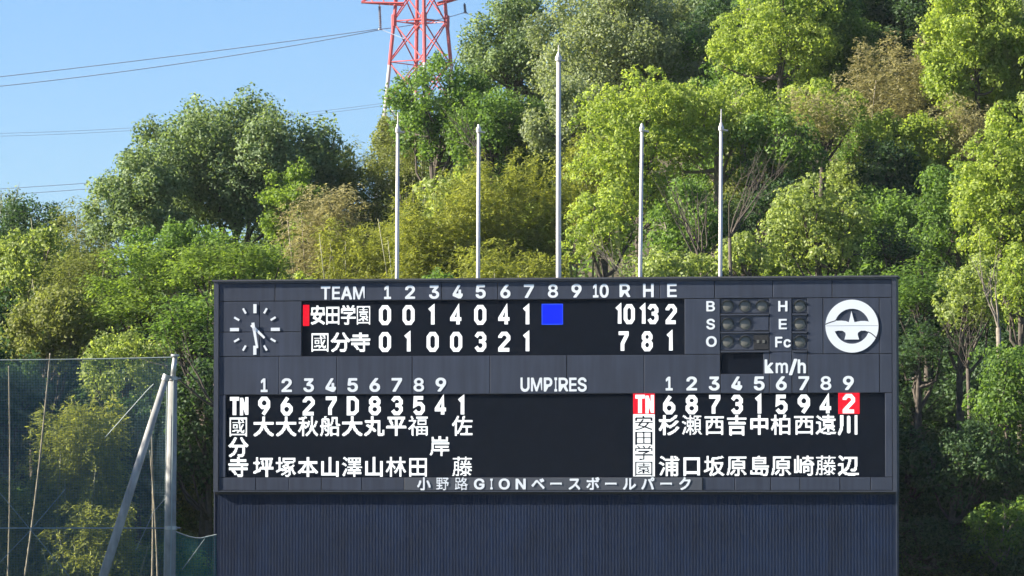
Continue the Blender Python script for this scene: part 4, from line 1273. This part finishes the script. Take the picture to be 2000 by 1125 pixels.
tree(1390, 250, 150, 95, 174, 'lime', 'bright green domed tree over the bare branches by the rightmost flagpole', 'tuft', 34, .14, 1.0, 18, trunk_r=.25, bark=M_bark_pale)
tree(1175, 460, 70, 90, 164, 'lime', 'yellow green tree low between the tallest and the fourth flagpole', 'tuft', 20, .14, 1.0)
tree(1350, 440, 85, 90, 168, 'green', 'mid green open crowned tree with visible stems behind the fourth flagpole', 'loose', 18, .15, .7, 16, bark=M_bark_pale)
tree(1310, 535, 90, 35, 158, 'camphor', 'low yellow green bush top peeping over the scoreboard beside the letters R H E', 'tuft', 14, .14, 1.1)
tree(1515, 310, 85, 90, 172, 'green', 'rounded green tree right of the rightmost flagpole', 'tuft', 24, .14, 1.0)
tree(1600, 240, 80, 80, 178, 'lime', 'small yellow green tree under the topmost bright tree', 'tuft', 20, .14, 1.0)
bamboo(1600, 210, 60, 55, 176, 'tan', 'small withered bamboo between two bright green trees', 16, .16, .9, .8, 2, dry=True)
tree(1600, 455, 100, 100, 160, 'camphor', 'light green rounded camphor tree above the round emblem', 'tuft', 34, .14, 1.1, 12)
tree(1450, 505, 50, 40, 159, 'camphor', 'small camphor top just right of the rightmost flagpole', 'tuft', 12, .14, 1.1)
tree(1510, 440, 70, 100, 170, 'dark', 'dark shaded evergreen between the bare branches and the camphor', 'loose', 18, .15, .7, 14)
tree(1730, 400, 80, 120, 176, 'dark', 'dark green tree in shade between the camphor and the right hand trees', 'loose', 24, .15, .9)
tree(1770, 290, 100, 70, 178, 'lime', 'bright green foliage under the withered bamboo on the right', 'loose', 22, .16, 1.0)
bamboo(1885, 250, 60, 85, 178, 'tan', 'brownish bamboo between two bright green trees near the right edge', 22, .16, 1.0, .8, dry=True)
tree(1855, 440, 70, 105, 164, 'green', 'dark rounded clustered tree left of the bright tree at the right edge', 'tuft', 28, .13, 1.1)
tree(1960, 400, 90, 170, 160, 'lime', 'tall bright yellow green tree at the right edge', 'tuft', 44, .14, 1.1, 12)
# --- left, above the net
tree(55, 540, 110, 100, 172, 'camphor', 'yellow green tree at the left edge above the net', 'loose', 30, .16, 1.0)
bamboo(150, 545, 70, 90, 168, 'olive', 'olive bamboo standing among the trees above the net', 22, .17, 1.0)
tree(350, 500, 110, 65, 172, 'green', 'green tree under the big evergreen left of the scoreboard', 'loose', 22, .15, 1.0)
tree(285, 580, 105, 110, 160, 'maple', 'bright green maple above the upright net pole', 'spray', 34, .14, 1.0, 12)
tree(445, 520, 115, 60, 158, 'maple', 'bright green layered maple over the left end of the scoreboard', 'spray', 28, .14, 1.0, 12)
tree(380, 640, 80, 80, 150, 'green', 'dark green maple with black slanting limbs beside the scoreboard', 'spray', 22, .14, .9, 14, bark=M_bark)
tree(110, 650, 110, 85, 160, 'olive', 'sunlit yellowish tree just above the top cable of the net', 'loose', 26, .15, .9)
tree(250, 720, 90, 70, 152, 'camphor', 'pale leaved tree behind the top of the net', 'loose', 18, .14, .8, 10)
# --- lower left behind the net
bamboo(150, 870, 85, 130, 142, 'bamboo', 'feathery bamboo with drooping sprays behind the net', 34, .19, 1.0, 1.3)
bamboo(60, 1010, 90, 110, 142, 'olive', 'shaded bamboo low behind the net at the left edge', 28, .19, .9, 1.2)
bamboo(180, 1060, 80, 100, 139, 'bamboo', 'low bamboo at the foot of the net', 26, .18, 1.0, 1.2)
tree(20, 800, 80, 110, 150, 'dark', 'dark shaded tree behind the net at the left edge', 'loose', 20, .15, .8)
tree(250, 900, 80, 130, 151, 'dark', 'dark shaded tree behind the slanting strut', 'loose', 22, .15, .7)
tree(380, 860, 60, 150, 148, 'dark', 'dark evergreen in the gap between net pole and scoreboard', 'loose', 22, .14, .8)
# --- lower right, most crowns dark leaved to paint in the shade
tree(1800, 570, 75, 65, 154, 'green', 'green layered tree just right of the scoreboard top', 'spray', 22, .13, 1.0)
tree(1905, 590, 75, 80, 150, 'camphor', 'rounded camphor crown, sunlit on top, right of the round emblem', 'tuft', 26, .13, 1.1)
tree(1990, 560, 40, 90, 148, 'lime', 'bright crown cut by the right edge beside the rounded camphor', 'tuft', 16, .13, 1.1)
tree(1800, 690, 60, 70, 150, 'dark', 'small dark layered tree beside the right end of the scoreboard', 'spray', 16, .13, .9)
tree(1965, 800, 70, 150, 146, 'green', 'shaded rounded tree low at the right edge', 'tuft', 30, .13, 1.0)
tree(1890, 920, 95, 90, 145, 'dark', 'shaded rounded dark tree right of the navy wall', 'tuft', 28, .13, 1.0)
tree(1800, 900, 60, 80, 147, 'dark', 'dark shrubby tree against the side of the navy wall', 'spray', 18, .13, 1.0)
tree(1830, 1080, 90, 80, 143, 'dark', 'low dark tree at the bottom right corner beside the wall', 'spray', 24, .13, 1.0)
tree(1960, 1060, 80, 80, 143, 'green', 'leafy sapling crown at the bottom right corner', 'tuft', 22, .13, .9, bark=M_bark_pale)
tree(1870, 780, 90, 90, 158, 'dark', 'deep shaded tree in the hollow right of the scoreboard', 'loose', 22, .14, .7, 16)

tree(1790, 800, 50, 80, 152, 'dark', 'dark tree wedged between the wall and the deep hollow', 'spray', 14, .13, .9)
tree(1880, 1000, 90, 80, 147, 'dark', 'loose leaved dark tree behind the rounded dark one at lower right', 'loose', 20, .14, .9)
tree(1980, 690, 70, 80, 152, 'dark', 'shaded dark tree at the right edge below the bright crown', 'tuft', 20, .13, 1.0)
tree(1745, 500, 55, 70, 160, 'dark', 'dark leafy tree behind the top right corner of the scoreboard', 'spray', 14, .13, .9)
# bare, leafless stems and dead branches
def bare(px, py, px1, py1, Y, label, n=9, spread=40, r0=.09, mat=None, depth=2):
    a = at(px, py, Y); gz = float(ground_h(a.x, a.y))
    tipc = at(px1, py1, Y)
    o = empty('bare_tree', (a.x, a.y, gz)); tag(o, label, 'bare tree', 'leafless stems in the wood')
    off = Vector((a.x, a.y, gz)); k = Y / F_PX
    m = MB()
    m.tube([Vector((0, 0, 0)), Vector((.1, 0, (a.z - gz) * .5)), a - off], [r0 * 1.3, r0 * 1.15, r0], 8)
    for i in range(n):
        e = tipc + Vector((rng.normal(0, spread) * k, rng.normal(0, spread) * k, rng.normal(0, spread * .5) * k)) - off
        s0 = a - off
        md = s0.lerp(e, .45) + Vector(rng.normal(0, .12, 3))
        q = s0.lerp(md, .5) + Vector(rng.normal(0, .05, 3))
        m.tube([s0, q, md, md.lerp(e, .5) + Vector(rng.normal(0, .06, 3)), e], [r0 * .55, r0 * .42, r0 * .32, r0 * .2, r0 * .08], 6, cap=False)
        for j in range(4):
            s1 = md.lerp(e, rng.uniform(0, .8)); d = (e - s0).normalized() + Vector(rng.normal(0, .5, 3))
            m.tube([s1, s1 + d * .4 + Vector(rng.normal(0, .05, 3)), s1 + d * rng.uniform(.6, 1.2)], [r0 * .16, r0 * .1, r0 * .04], 4, cap=False)
    link('stem', m.mesh('stem', mat or M_bark_pale, smooth=True), o)


bare(1425, 465, 1485, 330, 158, 'pale dead branches fanning up just right of the rightmost flagpole', 9, 26, .06, M_bark)
bare(1370, 530, 1340, 380, 162, 'thin grey stems fanning up between the two right hand flagpoles', 9, 42, .08, M_bark)
bare(945, 330, 880, 240, 176, 'dark slanting limb crossing behind the second flagpole', 4, 20, .08, M_bark)
bare(1890, 720, 1875, 640, 148, 'thin bare stems in the dark hollow right of the scoreboard', 7, 28, .06, M_bark)
bare(1950, 640, 1925, 540, 147, 'grey limb under the rounded camphor crown at right', 4, 18, .08)
bare(428, 800, 320, 670, 146, 'black slanting limb running down towards the scoreboard from the left', 3, 14, .10, M_bark)
bare(1230, 560, 1180, 480, 158, 'thin pale stems low beside the fourth flagpole', 6, 24, .05)

for px0, py0, px1, py1, Yc, rr, lab in (
        (97, 690, 70, 905, 137, .048, 'pale bamboo culm leaning behind the net, nearest the left edge of the feathery bamboo'),
        (16, 715, 10, 1060, 137, .042, 'straight pale bamboo culm at the far left behind the net'),
        (294, 800, 290, 1125, 133, .05, 'brown dry bamboo culm left of the upright net pole'),
        (292, 880, 300, 1125, 132.6, .045, 'second brown culm crossing the dry one left of the net pole')):
    a = at(px0, py0, Yc); b = at(px1, py1, Yc)
    gz = float(ground_h(b.x, b.y))
    b2 = a + (b - a) * ((a.z - gz) / (a.z - b.z)); n_ = 18
    base = Vector((b2.x, b2.y, gz))
    o = empty('bamboo', base); tag(o, lab, 'bamboo', 'single bamboo stems behind the net')
    pts, rad = [], []
    for i in range(n_):
        t = i / (n_ - 1)
        for dt, f in ((-.006, .93), (0, 1.18), (.006, .93)):
            tt = min(1, max(0, t + dt)); pts.append(b2.lerp(a, tt) - base + Vector((.12 * math.sin(tt * 3), 0, 0))); rad.append(rr * f * (1 - .5 * tt))
    MB().tube(pts[1:-1], rad[1:-1], 7).build('culm', M_culm_dry, o, smooth=True)

def place_words(px, py):
    w = ('outside the frame at left', 'near the left edge', 'beside the net pole', 'behind the clock', 'behind the first two flagpoles',
         'behind the tallest flagpole', 'behind the fourth flagpole', 'behind the count lamps', 'behind the round emblem', 'right of the scoreboard', 'outside the frame at right')
    i = int(np.searchsorted([0, 200, 420, 700, 1000, 1180, 1330, 1600, 1752, 2000], px))
    l = ('on the ridge', 'high on the slope', 'halfway up the slope', 'low on the slope', 'at the slope foot')[int(np.searchsorted([60, 220, 400, 620], py))]
    return w[i], l


# filling trees: a few kinds, copied over the slope
kinds = []
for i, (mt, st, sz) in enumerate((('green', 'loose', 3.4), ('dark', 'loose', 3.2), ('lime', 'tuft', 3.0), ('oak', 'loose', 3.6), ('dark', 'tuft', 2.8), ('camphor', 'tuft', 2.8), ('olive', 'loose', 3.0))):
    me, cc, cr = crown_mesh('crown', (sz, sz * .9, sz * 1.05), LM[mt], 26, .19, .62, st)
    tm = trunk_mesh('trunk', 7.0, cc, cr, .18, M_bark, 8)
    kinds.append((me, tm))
sky_pts = [(-400, 470), (0, 440), (130, 450), (250, 400), (400, 300), (560, 300), (640, 440), (690, 400), (780, 350), (900, 260), (1000, 200), (1130, 120), (1300, 40), (1400, -40), (3000, -400)]
sx_, sy_ = zip(*sky_pts)
cnt = 0
spots = [(gx_, gy_) for gy_ in np.arange(136, 232, 5.0) for gx_ in np.arange(-50, 38, 4.9)]
spots += [(gx_, gy_) for gy_ in (119, 123) for gx_ in (-36, -31.5)]  # added unseen row left of the frame, shading the net and its pole
if True:
    for gx_, gy_ in spots:
        x = gx_ + rng.uniform(-1.8, 1.8); y = gy_ + rng.uniform(-1.5, 1.5)
        if x > 26 and y > 190: continue
        if y < 141 and -22 < x and (x < -8 or x > 12): continue
        z = float(ground_h(x, y))
        tall = x < -27 and (y < 126 or 138 < y < 153)  # unseen trees made taller to throw shade on the lower left
        s = rng.uniform(.8, 1.15) * ((1.95 if y < 126 else 1.7) if tall else 1)
        if x < -22 and 126 < y < 138: continue
        top = z + (7 + 3.3) * s
        px = 1000 + F_PX * x / y
        lim = np.interp(px, sx_, sy_)
        if y < 149 and 430 < px < 1745: lim = 575
        allow = CAM_H + (961 - lim) / F_PX * y
        if top > allow and not tall:
            s *= max(.35, (allow - z) / (top - z))
            if allow - z < 3: continue
        pyc = 961 - (z + 7 * s - CAM_H) / y * F_PX; rp = 3.4 * s / y * F_PX * .55
        hidden = 440 < px < 1735 and 961 - (z + 10.3 * s - CAM_H) / y * F_PX > 555
        if not hidden and px > -150 and any(y < q[4] + 1 and ((px - q[0]) / (q[2] * .85 + rp)) ** 2 + ((pyc - q[1]) / (q[3] * .85 + rp)) ** 2 < 1 for q in MAINS): continue
        ki = rng.choice(7, p=(.24, .17, .17, .08, .1, .12, .12))
        if (px < 440 or px > 1740) and 961 - (z + 7 * s - CAM_H) / y * F_PX > 560: ki = (1, 4)[cnt % 2]  # shade painted in: low corner trees all take the dark leaves
        o = empty('woodland_tree', (x, y, z - .2), rng.uniform(0, 6.28))
        o.scale = (max(s, .7),) * 2 + (s,)
        look = ('mid green leafy', 'dark leaved', 'yellow green tufted', 'grey green', 'dark round clustered', 'pale yellow green rounded', 'olive loose leaved')[ki]
        where, lev = place_words(px, 961 - (z + 7 * s - CAM_H) / y * F_PX)
        tag(o, look + ' filling tree ' + lev + ' ' + where, 'tree', 'filling trees of the wooded slope')
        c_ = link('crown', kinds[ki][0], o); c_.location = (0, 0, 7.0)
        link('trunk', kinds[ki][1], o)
        cnt += 1

# undergrowth over the whole slope, nobody could count it
n = 190000
ux = rng.uniform(-34, 34, n); uy = 140.5 + 100 * rng.random(n) ** 1.2
keep = ~((uy < 144) & (ux > -11) & (ux < 14)) & (np.abs(ux) < .13 * uy + 2); ux, uy = ux[keep], uy[keep]; n = len(ux)
hum = .5 + .5 * np.sin(ux * .9 + 1.7 * np.sin(uy * .5)) * np.cos(uy * .8 + ux * .3)
P = np.stack([ux, uy, ground_h(ux, uy) + rng.random(n) ** .8 * (0.4 + 2.0 * hum)], 1)
ug = link('undergrowth', leaf_mesh('undergrowth', P, rng.normal(scale=.6, size=(n, 3)) + np.array([0, -.3, .8]), rng.uniform(.2, .42, n), rng.uniform(.08, .18, n), .35 + .3 * hum + rng.normal(0, .2, n), LM['green']))
tag(ug, kind='stuff', label='leafy undergrowth covering the ground between the trees', cat='undergrowth')
# low bushy layer between the trees
for i in range(210):
    y = 142 + 70 * rng.random() ** 1.5; x = rng.uniform(-.135, .135) * y
    if y < 146 and -11 < x < 14: continue
    ki = rng.choice(7, p=(.30, .2, .12, .06, .12, .08, .12))
    if abs(x) > .085 * y and y < 168: ki = (1, 4)[i % 2]  # low outer shrubs get dark leaves in place of cast shade
    z = float(ground_h(x, y)); s = rng.uniform(.5, .85)
    px = 1000 + F_PX * x / y; ztop_ = z + 5.6 * s
    if 961 - (ztop_ - CAM_H) / y * F_PX < np.interp(px, sx_, sy_): continue
    o = empty('woodland_shrub', (x, y, z - .2), rng.uniform(0, 6.28)); o.scale = (s, s, s * .9)
    look = ('mid green', 'dark leaved', 'yellow green', 'grey green', 'dark clustered', 'pale yellow green', 'olive')[ki]
    tag(o, look + ' bushy shrub ' + ' '.join(reversed(place_words(px, 961 - (z + 2.6 * s - CAM_H) / y * F_PX))), 'shrub', 'shrubs under the trees of the slope')
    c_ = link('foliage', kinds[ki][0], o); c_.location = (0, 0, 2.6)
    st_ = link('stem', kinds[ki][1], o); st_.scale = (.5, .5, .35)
print('fillers', cnt)

print('leaves', N_LEAF[0], 'objects', len(bpy.data.objects))
